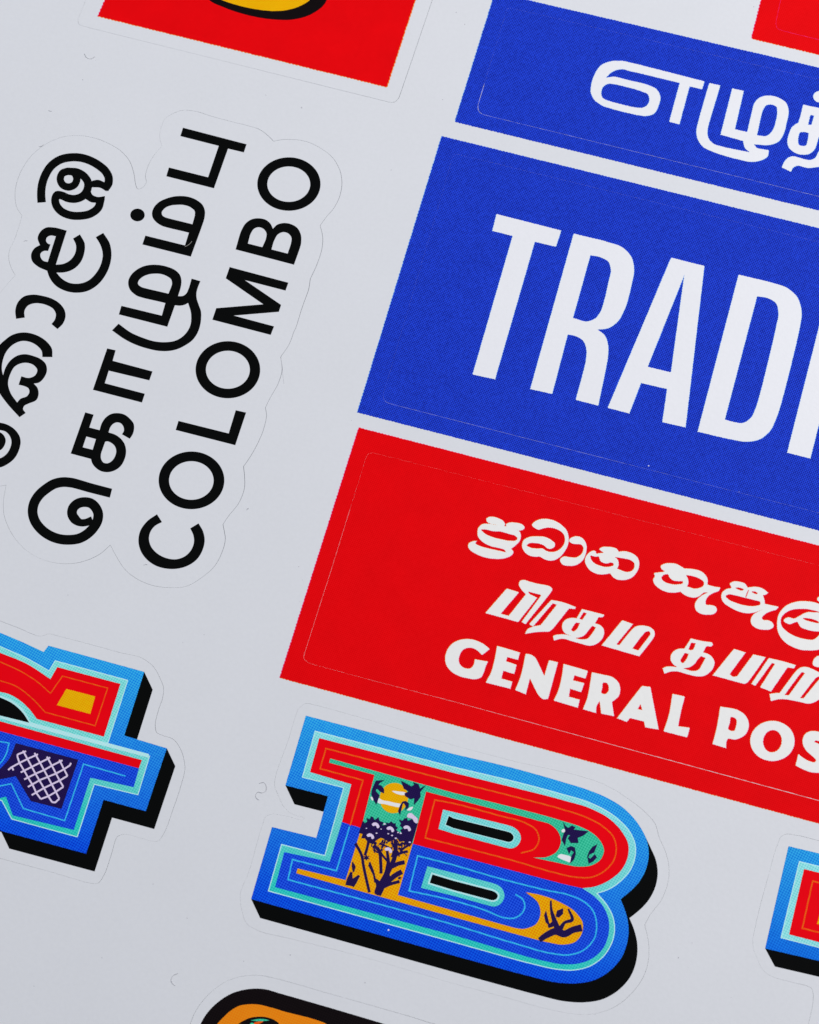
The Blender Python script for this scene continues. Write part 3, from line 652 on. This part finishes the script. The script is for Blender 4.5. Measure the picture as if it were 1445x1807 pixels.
letter(st, [smooth(X3([(218, 118, 1), (440, 165), (520, 220), (565, 300), (570, 370), (540, 450), (480, 500), (400, 528), (310, 520), (292, 560), (290, 635, 1), (122, 585, 1), (175, 380)]))], [smooth(X3([(350, 248), (390, 255), (420, 285), (415, 360), (390, 420), (350, 422), (318, 400), (335, 320)]))], label='white letter P', **LR)
letter(st, [X3(ellipse(866, 546, 275, 249, 60))], [X3(ellipse(866, 549, 117, 140, 48, .12))], label='white letter O', **LR)
letter(st, [smooth(X3([(1445, 432), (1350, 425), (1280, 455), (1245, 520), (1250, 600), (1300, 680), (1370, 740), (1410, 790), (1390, 812), (1330, 800), (1260, 765), (1190, 710, 1), (1155, 850, 1), (1250, 900), (1370, 938), (1500, 930), (1600, 860), (1610, 770), (1560, 680), (1480, 600),
    (1385, 555), (1400, 540), (1480, 560), (1560, 600, 1), (1590, 470, 1)]))], label='white letter S, cut off by the edge', **LR)

# ------------------------------------------------------------------ red sticker with a white margin, top left
st = thing('red_picture_sticker', 430, 40, 'red square sticker with white margin, the foot of a yellow black-outlined shape on it', 'sticker', 'stickers on the sheet')
vinyl_base(st, 'red_top')
p = Part(st.location)
redp = jag(corners(T([(97, 65), (1247, 347), (1383, -70), (1470, -340), (235, -340), (125, 0)])), 1.4, 6.2)
for k, (dx, dy, fm) in enumerate(((-.8, -.6, MAGENTA_EDGE), (.9, 1.0, ORANGE_EDGE))):
    p.add([shift(redp, dx, dy)], z=STICKER_TOP + .05 + k * .04, thick=.04, mat=fm)
p.add([redp], z=STICKER_TOP + .14, thick=.06, mat=RED).build('ink_panel', st)
oval = smooth(T([(515, -40), (540, 0), (600, 30), (700, 62), (800, 78), (880, 77), (950, 55), (1000, 15), (1018, -30), (1020, -140), (960, -250), (780, -300), (600, -260), (510, -140)]))
Part(st.location).add([oval], z=STICKER_TOP + .24, thick=.1, mat=BLACK_WARM).build('black_outline', st)
Part(st.location).add([jag(smooth(T([(560, -15), (590, 0), (650, 20), (720, 36), (800, 44), (860, 38), (910, 20), (945, -5), (960, -60), (940, -180), (780, -250), (620, -210), (550, -110)])), .7)], z=STICKER_TOP + .32, thick=.08, mat=YELLOW).build('yellow_fill', st)

# ------------------------------------------------------------------ red corner sticker, top right
st = thing('red_corner_sticker', 1420, 30, 'plain red sticker at the corner above the rounded Tamil lettering', 'sticker', 'stickers on the sheet')
p = Part(st.location)
redc = jag([(1326, 68.2), (1700, 158), (1700, -200), (1408, -260)], 1.3, 6.0)
for k, (dx, dy, fm) in enumerate(RED_FR):
    p.add([shift(redc, dx, dy)], z=SHEET_TOP + .04 + k * .03, thick=.03, mat=fm)
p.add([redc], z=SHEET_TOP + .13, thick=.05, mat=RED).build('ink_panel', st)
Part(st.location).add(stroke([(1403, -110), (1369, 42), (1371.5, 50, 0), (1378, 53.5, 0), (1700, 131)], .35), z=SHEET_TOP + .17, thick=.03, mat=MAGENTA_EDGE).build('cut_line', st)

# ------------------------------------------------------------------ letter stickers with a black drop shadow
def sweep(poly, dx, dy):
    q = shift(poly, dx, dy)
    n = len(poly)
    out = [poly, q]
    for i in range(n):
        j = (i + 1) % n
        quad = [poly[i], poly[j], q[j], q[i]]
        if abs(area2(quad)) > 1e-2: out.append(quad)
    return out

ZL = STICKER_TOP
def flat(root, parent, name, adds, holes=(), lvl=1, mat=None, edge=.5, label=None):
    if edge:
        adds = [jag(a, edge, 3.6) for a in adds]; holes = [jag(h, edge, 3.6) for h in holes]
    return Part(root.location).add(adds, holes, z=ZL + .08 * lvl, thick=.08, mat=mat).build(name, parent, label)
def thread(root, parent, name, strokes, lvl, mat):
    quads = [q for s in strokes for q in s]
    return Part(root.location).add(quads, z=ZL + .08 * lvl, thick=.08, mat=mat).build(name, parent)

st = thing('letter_b_sticker', 800, 1520, 'die cut sticker of a blue and red capital B with tree artwork and black shadow', 'sticker', 'letter stickers')
vinyl_base(st, 'letter_b')
face_b = smooth(Y1([(455, 125, 1)]) + Y2([(0, 110, 1), (400, 205), (700, 290), (860, 340), (980, 390), (1090, 460), (1180, 560), (1235, 670), (1245, 750), (1225, 850), (1180, 930), (1110, 1000), (1065, 1035, 1), (1095, 1110), (1115, 1200), (1110, 1300), (1070, 1410), (1000, 1490),
    (900, 1550), (780, 1572), (650, 1565), (480, 1525), (0, 1395, 1)]) + Y1([(88, 1355, 1), (228, 872, 1), (525, 945, 1), (603, 665, 1), (318, 592, 1)]), 6)
Part(st.location).add(sweep(face_b, 15.8, 33.5), z=ZL + .07, thick=.07, mat=BLACK).build('drop_shadow', st)
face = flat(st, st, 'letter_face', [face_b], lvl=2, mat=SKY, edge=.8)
mint_b = smooth(Y1([(515, 225, 1)]) + Y2([(0, 190, 1), (400, 285), (700, 365), (850, 410), (960, 460), (1060, 530), (1130, 610), (1162, 690), (1160, 770), (1130, 850), (1070, 920), (1000, 970), (920, 1000, 1), (980, 1070), (1020, 1150), (1030, 1230), (1010, 1320), (950, 1410), (870, 1465),
    (770, 1490), (660, 1485), (500, 1450), (0, 1312, 1)]) + Y1([(200, 1303, 1), (290, 985, 1), (580, 1060, 1), (705, 610, 1), (428, 540, 1)]), 3)
flat(st, face, 'pale_outline', [mint_b], lvl=3, mat=PALE, edge=.6)
flat(st, face, 'mint_band', [offset(mint_b, -1.8)], lvl=4, mat=MINT, edge=.4)
inner = Y1([(545, 275, 1)]) + Y2([(0, 230, 1), (400, 328), (700, 405), (880, 460), (990, 520), (1070, 600), (1115, 690), (1110, 770), (1070, 850), (1000, 910), (900, 955), (820, 965, 1)])
blue_b = smooth(inner + Y2([(900, 1020), (960, 1090), (990, 1170), (990, 1250), (960, 1340), (890, 1410), (800, 1445), (700, 1450), (560, 1425), (0, 1265, 1)]) + Y1([(248, 1275, 1), (310, 1040, 1), (615, 1105, 1), (697, 838, 1), (760, 585, 1), (483, 503, 1)]), 3)
flat(st, face, 'blue_field', [blue_b], lvl=5, mat=ROYAL, edge=.6)
red_b = smooth(inner + Y2([(700, 938, 1), (0, 752, 1)]) + Y1([(1170, 983, 1), (697, 838, 1), (760, 585, 1), (483, 503, 1)]), 3)
flat(st, face, 'red_field', [red_b], lvl=6, mat=CRIMSON, edge=.5)
thread(st, face, 'orange_line', [stroke(Y1([(752, 862, 1), (838, 558, 1), (550, 480, 1), (590, 345, 1)]) + Y2([(0, 285), (400, 385), (700, 465), (850, 515), (950, 570), (1020, 640), (1038, 720), (1020, 790), (970, 850), (880, 895), (780, 895), (640, 865), (400, 795), (0, 690, 1)]) +
    Y1([(1255, 945, 1), (1320, 690, 1)]) + Y2([(0, 425), (300, 505), (460, 550), (530, 600), (545, 660), (520, 710), (430, 742)]), 2.3)], 7, LINE_ORANGE)
thread(st, face, 'cyan_line', [stroke(Y1([(748, 870, 1), (660, 1165, 1), (365, 1090, 1), (335, 1225, 1)]) + Y2([(0, 1198), (400, 1320), (620, 1380), (740, 1390), (830, 1360), (900, 1280), (912, 1190), (890, 1110), (830, 1050), (740, 1010), (600, 980), (300, 905), (0, 817, 1)]) +
    Y1([(1205, 1065, 1), (1148, 1300, 1)]) + Y2([(0, 1045), (200, 1105), (330, 1155), (390, 1155), (440, 1120), (455, 1080), (440, 1035), (395, 1005)]), 2.7)], 7, LINE_CYAN)
green = flat(st, face, 'green_panel', [smooth(Y1([(618, 412, 1)]) + Y2([(0, 357, 1), (300, 430), (600, 508), (690, 535), (800, 570), (880, 610), (940, 670), (960, 720), (940, 780), (880, 820), (800, 828), (650, 800), (510, 770, 1), (600, 765), (660, 730), (685, 670), (670, 610),
    (620, 560), (540, 535), (0, 395, 1)]) + Y1([(1262, 634, 1), (1172, 983, 1), (826, 880, 1), (915, 522, 1), (612, 440, 1)]), 3)], lvl=8, mat=GREEN, edge=.4)
gold = flat(st, face, 'gold_panel', [smooth(Y1([(826, 880, 1), (1172, 983, 1), (1072, 1328, 1)]) + Y2([(0, 1108, 1), (400, 1220), (440, 1225), (530, 1190), (555, 1120), (540, 1060), (460, 990, 1), (560, 1010), (680, 1055), (780, 1120), (825, 1190), (820, 1250), (780, 1305), (700, 1325), (600, 1310), (0, 1150, 1)]) +
    Y1([(390, 1182, 1), (400, 1150, 1), (722, 1228, 1)]), 3)], lvl=9, mat=GOLD, edge=.4)
up_out = smooth(Y1([(1375, 755, 1)]) + Y2([(0, 480, 1), (340, 562, 1), (385, 578), (418, 608), (430, 650), (408, 694), (370, 712), (330, 706, 1), (0, 618, 1)]) + Y1([(1345, 885, 1)]), 3)
up_in = smooth(Y1([(1414, 797, 1)]) + Y2([(0, 520, 1), (338, 603, 1), (366, 613), (384, 638), (376, 662), (354, 671), (330, 666, 1), (0, 582, 1)]) + Y1([(1393, 857, 1)]), 3)
lo_out = smooth(Y1([(1270, 1135, 1)]) + Y2([(0, 868, 1), (240, 930, 1), (285, 947), (315, 975), (325, 1018), (303, 1063), (262, 1082), (210, 1072, 1), (0, 1014, 1)]) + Y1([(1228, 1280, 1)]), 3)
lo_in = smooth(Y1([(1304, 1190, 1)]) + Y2([(0, 918, 1), (232, 978, 1), (262, 988), (283, 1010), (275, 1033), (250, 1042), (225, 1037, 1), (0, 977, 1)]) + Y1([(1286, 1246, 1)]), 3)
flat(st, face, 'mint_slot_rim', [up_out, lo_out], lvl=8, mat=MINT, edge=.4)
flat(st, face, 'pale_slot_rim', [offset(up_in, 1.4), offset(lo_in, 3.0)], lvl=9, mat=PALE, edge=.3)
flat(st, face, 'black_slot', [up_in, lo_in], lvl=10, mat=BLACK, edge=.3)
# the little landscape printed in the letter
flat(st, face, 'printed_sun', [Z1(ellipse(715, 438, 188, 203, 48, .25))], lvl=10, mat=YELLOW, edge=.3)
flat(st, face, 'printed_cloud', [smooth(Z1(q)) for q in ([(690, 345), (780, 350), (870, 368), (860, 394), (760, 385)], [(515, 440), (560, 465), (640, 480), (720, 500), (805, 522), (790, 556), (700, 545), (600, 520), (500, 497)],
    [(405, 420), (430, 425), (440, 470), (425, 470)], [(890, 600), (930, 560), (970, 555), (940, 600)])] + [smooth(Z2(q)) for q in ([(345, 590), (370, 565), (430, 570), (500, 600), (490, 655), (440, 640)], [(390, 295), (420, 275), (440, 300), (400, 315)], [(498, 342), (530, 342), (565, 362), (540, 372)])],
    lvl=11, mat=LETTER_WHITE, edge=0)
leaf = [[(480, 210), (590, 200), (530, 230), (500, 265), (545, 275), (580, 320), (580, 370), (530, 345), (500, 310), (475, 320), (470, 350), (520, 400), (500, 460), (480, 515), (455, 470), (420, 390), (430, 320), (465, 240)],
    [(815, 215), (880, 250), (950, 290), (990, 260), (980, 235), (1040, 260), (1060, 320), (1140, 265), (1090, 320), (1060, 360), (1065, 420), (1030, 470), (985, 520), (990, 430), (940, 450), (870, 410), (860, 380), (920, 350), (850, 310)],
    [(870, 480), (910, 510), (905, 560), (860, 600), (880, 550), (850, 500), (830, 510), (810, 590), (795, 660), (775, 610), (800, 540), (830, 490)]]
leaf2 = [[(410, 200), (440, 250), (470, 270), (510, 240), (545, 260), (520, 285), (600, 295), (690, 305), (640, 345), (570, 375), (580, 430), (500, 430), (470, 380), (500, 340), (460, 340), (440, 390), (430, 460), (400, 400), (420, 330), (440, 300)],
    [(455, 495), (500, 475), (540, 490), (550, 560), (530, 620), (490, 665), (510, 580), (540, 540), (500, 510), (480, 550)], [(795, 455), (760, 540), (710, 560), (690, 600), (720, 620), (770, 570), (790, 600), (750, 640), (705, 665), (690, 590), (710, 530), (750, 480)],
    [(330, 1270), (345, 1210), (405, 1185), (405, 1240), (360, 1280)], [(215, 1210), (235, 1300), (262, 1385), (215, 1335), (198, 1260)]]
flat(st, face, 'printed_leaves', [offset(corners(Z1(q)), .7) for q in leaf] + [offset(corners(Z2(q)), .8) for q in leaf2], lvl=12, mat=NAVY, edge=0)
crown = [corners(Z1([(262, 860), (300, 740), (330, 770), (360, 750), (350, 700), (395, 720), (410, 680), (440, 690), (460, 730), (510, 690), (525, 740), (580, 760), (560, 800), (620, 790), (600, 760), (650, 770), (680, 745), (710, 775), (740, 770), (740, 810), (770, 830), (745, 860),
    (785, 890), (820, 910), (800, 860), (835, 840), (790, 800), (810, 780), (780, 720), (830, 740), (850, 710), (890, 700), (900, 740), (960, 715), (1000, 755), (1032, 772), (985, 940), (950, 1050), (925, 1085), (880, 1060), (850, 1010), (790, 1020), (760, 970), (700, 1000), (640, 1025),
    (600, 985), (540, 965), (480, 1000), (440, 1050), (370, 1030), (330, 970), (280, 975), (300, 915), (250, 900)]))]
twig = []
for pts_, w_ in (([(500, 1720, 0, 7), (560, 1590, 0, 7), (620, 1420, 0, 4.5), (640, 1290, 0, 3.5), (625, 1140, 0, 2.5)], 4), ([(560, 1560, 0, 6), (650, 1390, 0, 5), (720, 1240, 0, 4.5), (740, 1080, 0, 4), (735, 985, 0, 3.5)], 4),
    ([(690, 1350), (770, 1310), (858, 1290)], 4), ([(620, 1560), (740, 1460), (822, 1415)], 5), ([(530, 1650), (640, 1590), (790, 1545)], 3), ([(390, 1690), (350, 1520), (310, 1330), (290, 1210), (205, 1040)], 2.7),
    ([(470, 1560), (440, 1420), (390, 1290)], 2.0), ([(545, 1440), (540, 1300), (520, 1150), (450, 1060)], 3), ([(330, 1200), (365, 1080), (380, 1000)], 2.6), ([(115, 1600, 0, 7), (130, 1520, 0, 6), (150, 1420, 0, 2)], 6), ([(150, 1600, 0, 6), (190, 1540, 0, 6), (255, 1465, 0, 2)], 5),
    ([(178, 1420, 0, 1.5), (180, 1350, 0, 4), (165, 1285, 0, 1)], 3), ([(720, 1215), (800, 1170), (900, 1145)], 2.6), ([(640, 1290), (560, 1190), (500, 1090)], 2.0), ([(800, 1150), (850, 1100), (900, 1070)], 2.2), ([(560, 1100), (590, 1030), (600, 980)], 1.6), ([(690, 1120), (640, 1090), (520, 1040)], 1.6),
    ([(430, 1080), (500, 1160), (560, 1110)], 1.3), ([(740, 1120), (700, 1060), (690, 1000)], 1.8), ([(380, 1320), (420, 1400), (450, 1460)], 1.6)):
    twig += stroke([q[:3] + (q[3] * 1.75,) if len(q) > 3 else q for q in Z1(pts_)], w_ * 1.8)
wood = random.Random(3)
for k in range(26):
    x, y = wood.uniform(430, 900), wood.uniform(985, 1150)
    if x > 930 - (y - 985) * .45: continue
    a = wood.uniform(.6, 2.4); L = wood.uniform(35, 95)
    twig += stroke(Z1([(x, y), (x + L * .5 * math.cos(a) + wood.uniform(-8, 8), y + L * .5 * math.sin(a)), (x + L * math.cos(a), y + L * math.sin(a))]), wood.uniform(1.0, 2.4))
for cx_, cy_, rr in ((800, 1060, 30), (860, 1040, 26), (790, 1110, 22), (690, 1040, 20), (620, 1030, 18), (470, 1040, 22), (760, 1470, 26), (790, 1500, 24), (690, 1520, 24), (580, 1560, 26), (300, 850, 26), (820, 1040, 24), (560, 1650, 20), (720, 1330, 18), (810, 1440, 20)):
    crown.append(Z1([(cx_ + rr * wood.uniform(.55, 1.25) * math.cos(t), cy_ + rr * wood.uniform(.5, 1.1) * math.sin(t)) for t in (i * math.pi / 6 for i in range(12))]))
star = [(350 + (52 if i % 2 else 24) * math.cos(i * math.pi / 6), 1230 + (44 if i % 2 else 22) * math.sin(i * math.pi / 6)) for i in range(12)]
for pts_, w_ in (([(140, 1540, 0, 7), (230, 1480, 0, 9), (330, 1440, 0, 10), (420, 1470, 0, 10), (520, 1425, 0, 9), (622, 1400, 0, 10)], 9), ([(365, 1455, 0, 9), (315, 1330, 0, 7), (275, 1190, 0, 3.5), (270, 1090, 0, 2.5)], 5),
    ([(380, 1410, 0, 7), (430, 1340, 0, 4), (510, 1312, 0, 5), (470, 1185, 0, 2.5)], 4), ([(240, 1390, 0, 4), (310, 1350, 0, 8)], 5)):
    twig += stroke([q[:3] + (q[3] * 1.25,) if len(q) > 3 else q for q in Z2(pts_)], w_ * 1.25)
flat(st, face, 'printed_trees', crown + twig + [corners(Z1(star)), smooth(Z1([(460, 1500), (520, 1535), (555, 1575), (600, 1500), (650, 1440), (655, 1560), (600, 1605), (545, 1660), (515, 1730), (460, 1705), (478, 1600)]))], lvl=13, mat=NAVY, edge=0)
flat(st, face, 'printed_blossom', [smooth(Z1([(x - 48, y - 8), (x - 10, y - 34), (x + 30, y - 20), (x + 52, y + 30), (x + 25, y + 45), (x + 5, y + 8), (x - 30, y + 14)])) for x, y in ((470, 795), (665, 848), (888, 835), (400, 940), (640, 1125))] +
    [Z1(ellipse(x, y, q, q * .7, 8)) for x, y, q in ((590, 782, 16), (640, 912, 12), (690, 935, 14), (805, 905, 15), (770, 895, 12), (925, 1025, 15), (740, 972, 15), (485, 905, 13), (545, 850, 10), (350, 840, 10))] +
    [smooth(Z1([(890, 690), (905, 645), (950, 640), (985, 670), (1030, 715), (1020, 775), (985, 755), (960, 715), (930, 705)]))], lvl=14, mat=LILAC, edge=0)
Part(st.location).add([ellipse(685.5, 1641, 1.6, 1.5, 12)], z=ZL + .08 * 3, thick=.07, mat=LETTER_WHITE).build('pinhole', face)

st = thing('letter_sticker', 150, 1320, 'blue and red ornamental letter sticker with lilac lattice, cut off at the left edge', 'sticker', 'letter stickers')
vinyl_base(st, 'letter_left')
face_l = corners(V([(-390, -95), (0, 62), (150, 125), (290, 190), (322, 148), (958, 322), (825, 745), (1108, 830), (968, 1248), (688, 1172), (572, 1530), (5, 1378), (-40, 1270), (-390, 1150)]))
Part(st.location).add(sweep(face_l, 15, 31.4), z=ZL + .07, thick=.07, mat=BLACK).build('drop_shadow', st)
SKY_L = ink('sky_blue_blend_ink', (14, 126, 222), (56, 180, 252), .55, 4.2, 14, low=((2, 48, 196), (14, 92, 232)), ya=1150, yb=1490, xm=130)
MINT_L = ink('mint_blend_ink', (96, 205, 196), (150, 228, 225), .55, 4.2, 14, low=((16, 180, 170), (60, 205, 195)), ya=1270, yb=1430, xm=130)
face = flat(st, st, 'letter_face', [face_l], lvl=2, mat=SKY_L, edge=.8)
mint_l = smooth(V([(-380, 0, 1), (0, 150, 1), (170, 225), (325, 312, 1), (365, 245, 1), (852, 376, 1), (718, 800, 1), (997, 880, 1), (918, 1142, 1), (628, 1072, 1), (515, 1422, 1), (75, 1302, 1), (10, 1180, 1), (-380, 1080, 1)]), 3)
flat(st, face, 'pale_outline', [mint_l], lvl=3, mat=PALE, edge=.5)
flat(st, face, 'mint_band', [offset(mint_l, -1.7)], lvl=4, mat=MINT_L, edge=.3)
flat(st, face, 'red_field', [smooth(V([(-370, 55, 1), (0, 195), (180, 270), (335, 370, 1), (380, 290, 1), (800, 402, 1), (690, 752, 1), (245, 635, 1), (195, 570), (130, 510), (60, 470), (0, 455), (-370, 400, 1)]), 3)], lvl=5, mat=CRIMSON, edge=.5)
flat(st, face, 'pale_bar_edge', [smooth(V([(-370, 515, 1), (0, 608, 1), (198, 655, 1), (990, 868, 1), (985, 892, 1), (0, 632, 1), (-370, 545, 1)]), 3), smooth(V([(-370, 425, 1), (0, 478), (85, 515), (155, 575), (208, 664, 1), (190, 664, 1), (0, 612, 1), (-370, 540, 1)]), 3)], lvl=6, mat=PALE, edge=.4)
flat(st, face, 'black_counter', [smooth(V([(-300, 440, 1), (0, 492), (80, 530), (150, 592), (195, 660, 1), (0, 612, 1), (-300, 540, 1)]), 3)], lvl=7, mat=BLACK, edge=.3)
flat(st, face, 'blue_field', [smooth(V([(-370, 610, 1), (0, 712, 1), (924, 960, 1), (888, 1088, 1), (600, 1025, 1), (490, 1372, 1), (85, 1275, 1), (40, 1150, 1), (0, 1160), (-370, 1060, 1)]), 3)], lvl=6, mat=ROYAL, edge=.4)
flat(st, face, 'red_bar', [corners(V([(-370, 550), (0, 650), (942, 908), (922, 962), (0, 715), (-370, 612)]))], lvl=8, mat=CRIMSON, edge=.4)
flat(st, face, 'navy_panel', [smooth(V([(105, 795, 1), (520, 905, 1), (408, 1232, 1), (205, 1180, 1), (105, 1015, 1), (0, 1035), (-150, 1045, 1), (0, 965), (60, 900)]), 3)], lvl=8, mat=NAVY, edge=.3)
lat = []
for s_ in ([(275, 850), (310, 960), (390, 1090), (450, 1200), (520, 1310), (580, 1440), (650, 1535)], [(365, 765), (440, 900), (570, 1140), (700, 1360), (770, 1490), (830, 1585)], [(550, 800), (640, 960), (760, 1180), (890, 1420), (945, 1530)],
    [(748, 860), (830, 1010), (950, 1240), (1010, 1340)], [(945, 910), (1020, 1060), (1075, 1165)], [(130, 1072), (180, 1030), (310, 960), (450, 890), (605, 822)], [(270, 845), (290, 820), (415, 772)], [(330, 1110), (510, 1020), (650, 950), (800, 872)],
    [(385, 1222), (570, 1130), (710, 1070), (830, 1000), (995, 918)], [(445, 1342), (640, 1230), (890, 1130), (1020, 1060), (1110, 1000), (1132, 960)], [(505, 1472), (700, 1360), (950, 1240), (1075, 1165)], [(650, 1535), (770, 1490), (890, 1420), (1010, 1340)], [(830, 1585), (880, 1590), (945, 1530)], [(190, 1030), (215, 1078)]):
    lat += stroke(V2(s_), 3.0, sm=False)
flat(st, face, 'lilac_lattice', lat, lvl=9, mat=LILAC, edge=0)
thread(st, face, 'orange_line', [stroke(V([(-370, 115), (0, 255), (140, 320), (250, 390), (335, 465, 1), (415, 350, 1), (715, 430, 1), (632, 680, 1), (300, 590, 1), (215, 500), (110, 420), (0, 380), (-370, 300)]), 1.7)], 6, LINE_ORANGE)
thread(st, face, 'cyan_line', [stroke(V([(-370, 700), (0, 785, 1), (60, 795, 1), (40, 870), (0, 930), (-150, 990)]), 2.4), stroke(V([(835, 1015, 1), (555, 935, 1), (430, 1310, 1), (155, 1230, 1), (75, 1065, 1), (0, 1080, 1), (-150, 1105)]), 2.4)], 8, LINE_CYAN)
flat(st, face, 'yellow_patch', [corners(V([(440, 435), (632, 485), (600, 602), (378, 543)]))], lvl=6, mat=YELLOW, edge=.6)

st = thing('letter_sticker', 1420, 1600, 'corner of a blue letter sticker with red centre, cut off at the right edge', 'sticker', 'letter stickers')
vinyl_base(st, 'letter_right')
SKY_R = ink('sky_blue_corner_ink', (14, 120, 210), (52, 172, 244), .55, 4.2, 14, low=((8, 88, 200), (22, 120, 230)), ya=1500, yb=1690, xm=1420)
MINT_R = ink('mint_corner_ink', (110, 205, 205), (158, 230, 228), .55, 4.2, 14)
face_r = corners(M([(720, 262), (1600, 470), (1600, 1402), (517, 1150)]))
Part(st.location).add(sweep(face_r, 17.2, 32), z=ZL + .07, thick=.07, mat=BLACK).build('drop_shadow', st)
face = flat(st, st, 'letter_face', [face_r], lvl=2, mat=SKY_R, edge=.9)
mint_r = corners(M([(812, 390), (1600, 583), (1600, 1304), (650, 1060)]))
flat(st, face, 'pale_outline', [mint_r], lvl=3, mat=PALE, edge=.6)
flat(st, face, 'mint_band', [offset(mint_r, -1.9)], lvl=4, mat=MINT_R, edge=.4)
flat(st, face, 'red_field', [corners(M([(855, 460), (1600, 640), (1600, 1255), (725, 1028)]))], lvl=5, mat=CRIMSON, edge=.6)
thread(st, face, 'orange_line', [stroke(M([(1500, 700, 1), (930, 565, 1), (840, 975, 1), (1500, 1140, 1)]), 2.6)], 6, LINE_ORANGE)
flat(st, face, 'gold_panel', [corners(M([(995, 830), (1500, 950), (1480, 1060), (968, 938)]))], lvl=6, mat=GOLD, edge=.4)

# ------------------------------------------------------------------ orange sticker at the foot
st = thing('orange_picture_sticker', 500, 1810, 'rounded orange sticker with thick black border below the capital B', 'sticker', 'stickers on the sheet')
vinyl_base(st, 'orange')
flat(st, st, 'black_border', [smooth(O([(110, 760, 1), (130, 520), (155, 454), (180, 410), (240, 345), (320, 295), (400, 275), (480, 275), (560, 297), (800, 366), (1095, 454), (1240, 500), (1300, 600), (1250, 760, 1)]), 4)], lvl=1, mat=BLACK_WARM, edge=.5)
flat(st, st, 'orange_field', [smooth(O2([(-150, 1100, 1), (-60, 650), (30, 475), (100, 400), (200, 310), (310, 250), (420, 232), (550, 235), (680, 265), (900, 330), (1200, 405), (1310, 440), (1420, 488), (1500, 700), (1380, 1100, 1)]), 4)], lvl=2, mat=ORANGE, edge=.5)
ringp = flat(st, st, 'dark_roundel', [smooth(O2([(250, 700), (290, 484), (360, 440), (440, 405), (540, 390), (640, 395), (740, 425), (800, 465), (850, 560), (800, 760), (540, 860)]), 4)], lvl=3, mat=BLACK_WARM, edge=.4)
flat(st, ringp, 'green_crescent', [smooth(O2([(450, 438, 1), (540, 420), (620, 420), (690, 437, 1), (600, 446), (520, 446)]), 3), smooth(O2([(440, 478), (480, 468), (500, 490), (460, 500)]))], lvl=4, mat=GREEN, edge=0)  # green crescent and small spot printed on the roundel
flat(st, ringp, 'orange_fleck', [smooth(O2([(490, 470), (530, 455), (610, 452), (560, 480), (500, 490)]))], lvl=4, mat=LINE_ORANGE, edge=0)  # small orange shape printed beside the green crescent

# ------------------------------------------------------------------ lint lying on the sheet
def lint(fr, pts, w, label, mat=HAIR_GREY, z=SHEET_TOP + .45):
    src = fr(pts)
    cx = sum(p[0] for p in src) / len(src); cy = sum(p[1] for p in src) / len(src)
    line = smooth(src, 1.2, closed=False)
    o0 = ray(cx, cy, SHEET_TOP * PX)
    cu = bpy.data.curves.new('lint_fibre', 'CURVE'); cu.dimensions = '3D'
    sp = cu.splines.new('POLY'); sp.points.add(len(line) - 1)
    for i, q in enumerate(line):
        v = ray(q[0], q[1], (z + .25 * math.sin(i * .5)) * PX) - o0
        sp.points[i].co = (v.x, v.y, v.z, 1)
    cu.bevel_depth = w * PX / 2; cu.bevel_resolution = 2
    tmp = bpy.data.objects.new('lint_fibre', cu)
    me = bpy.data.meshes.new_from_object(tmp)
    bpy.data.objects.remove(tmp)
    me.materials.clear(); me.materials.append(mat)
    o = bpy.data.objects.new('lint_fibre', me)
    o.location = o0
    col.objects.link(o)
    o['label'] = label; o['category'] = 'lint'; o['group'] = 'lint fibres on the sheet'
lint(T, [(43, 214), (52, 229), (66, 235), (84, 226)], .8, 'short grey lint curl below the red square sticker')
lint(Y1, [(142, 578), (172, 572), (190, 600), (186, 630), (160, 642), (135, 636), (118, 655), (124, 678), (142, 690)], .8, 'grey S-shaped lint fibre left of the capital B')
lint(O, [(40, 194), (16, 206), (6, 226), (12, 246), (26, 258)], .8, 'small grey C-shaped lint fibre near the orange sticker')
lint(A, [(313, 354), (330, 352), (347, 338)], 1.0, 'dark lint fibre on the cut line above the Sinhala letters')
lint(A, [(190, 1110), (204, 1104), (218, 1106)], .8, 'tiny grey lint fibre beside the second Sinhala letter', z=STICKER_TOP + .3)
lint(E, [(985, 762), (1035, 735), (1075, 692)], .9, 'pale lint hair crossing a black Tamil letter', HAIR_PALE, z=STICKER_TOP + .6)
lint(D, [(194, 1579), (204, 1574), (217, 1576)], .7, 'tiny grey lint fibre inside the curve below the letter C', z=STICKER_TOP + .3)
lint(D, [(850, 1228), (856, 1218), (862, 1216)], .7, 'tiny grey lint fibre on blank sheet right of the letter C')
lint(A, [(388, 66), (402, 74), (414, 72)], .6, 'faint lint fibre on blank sheet above the Sinhala letters')
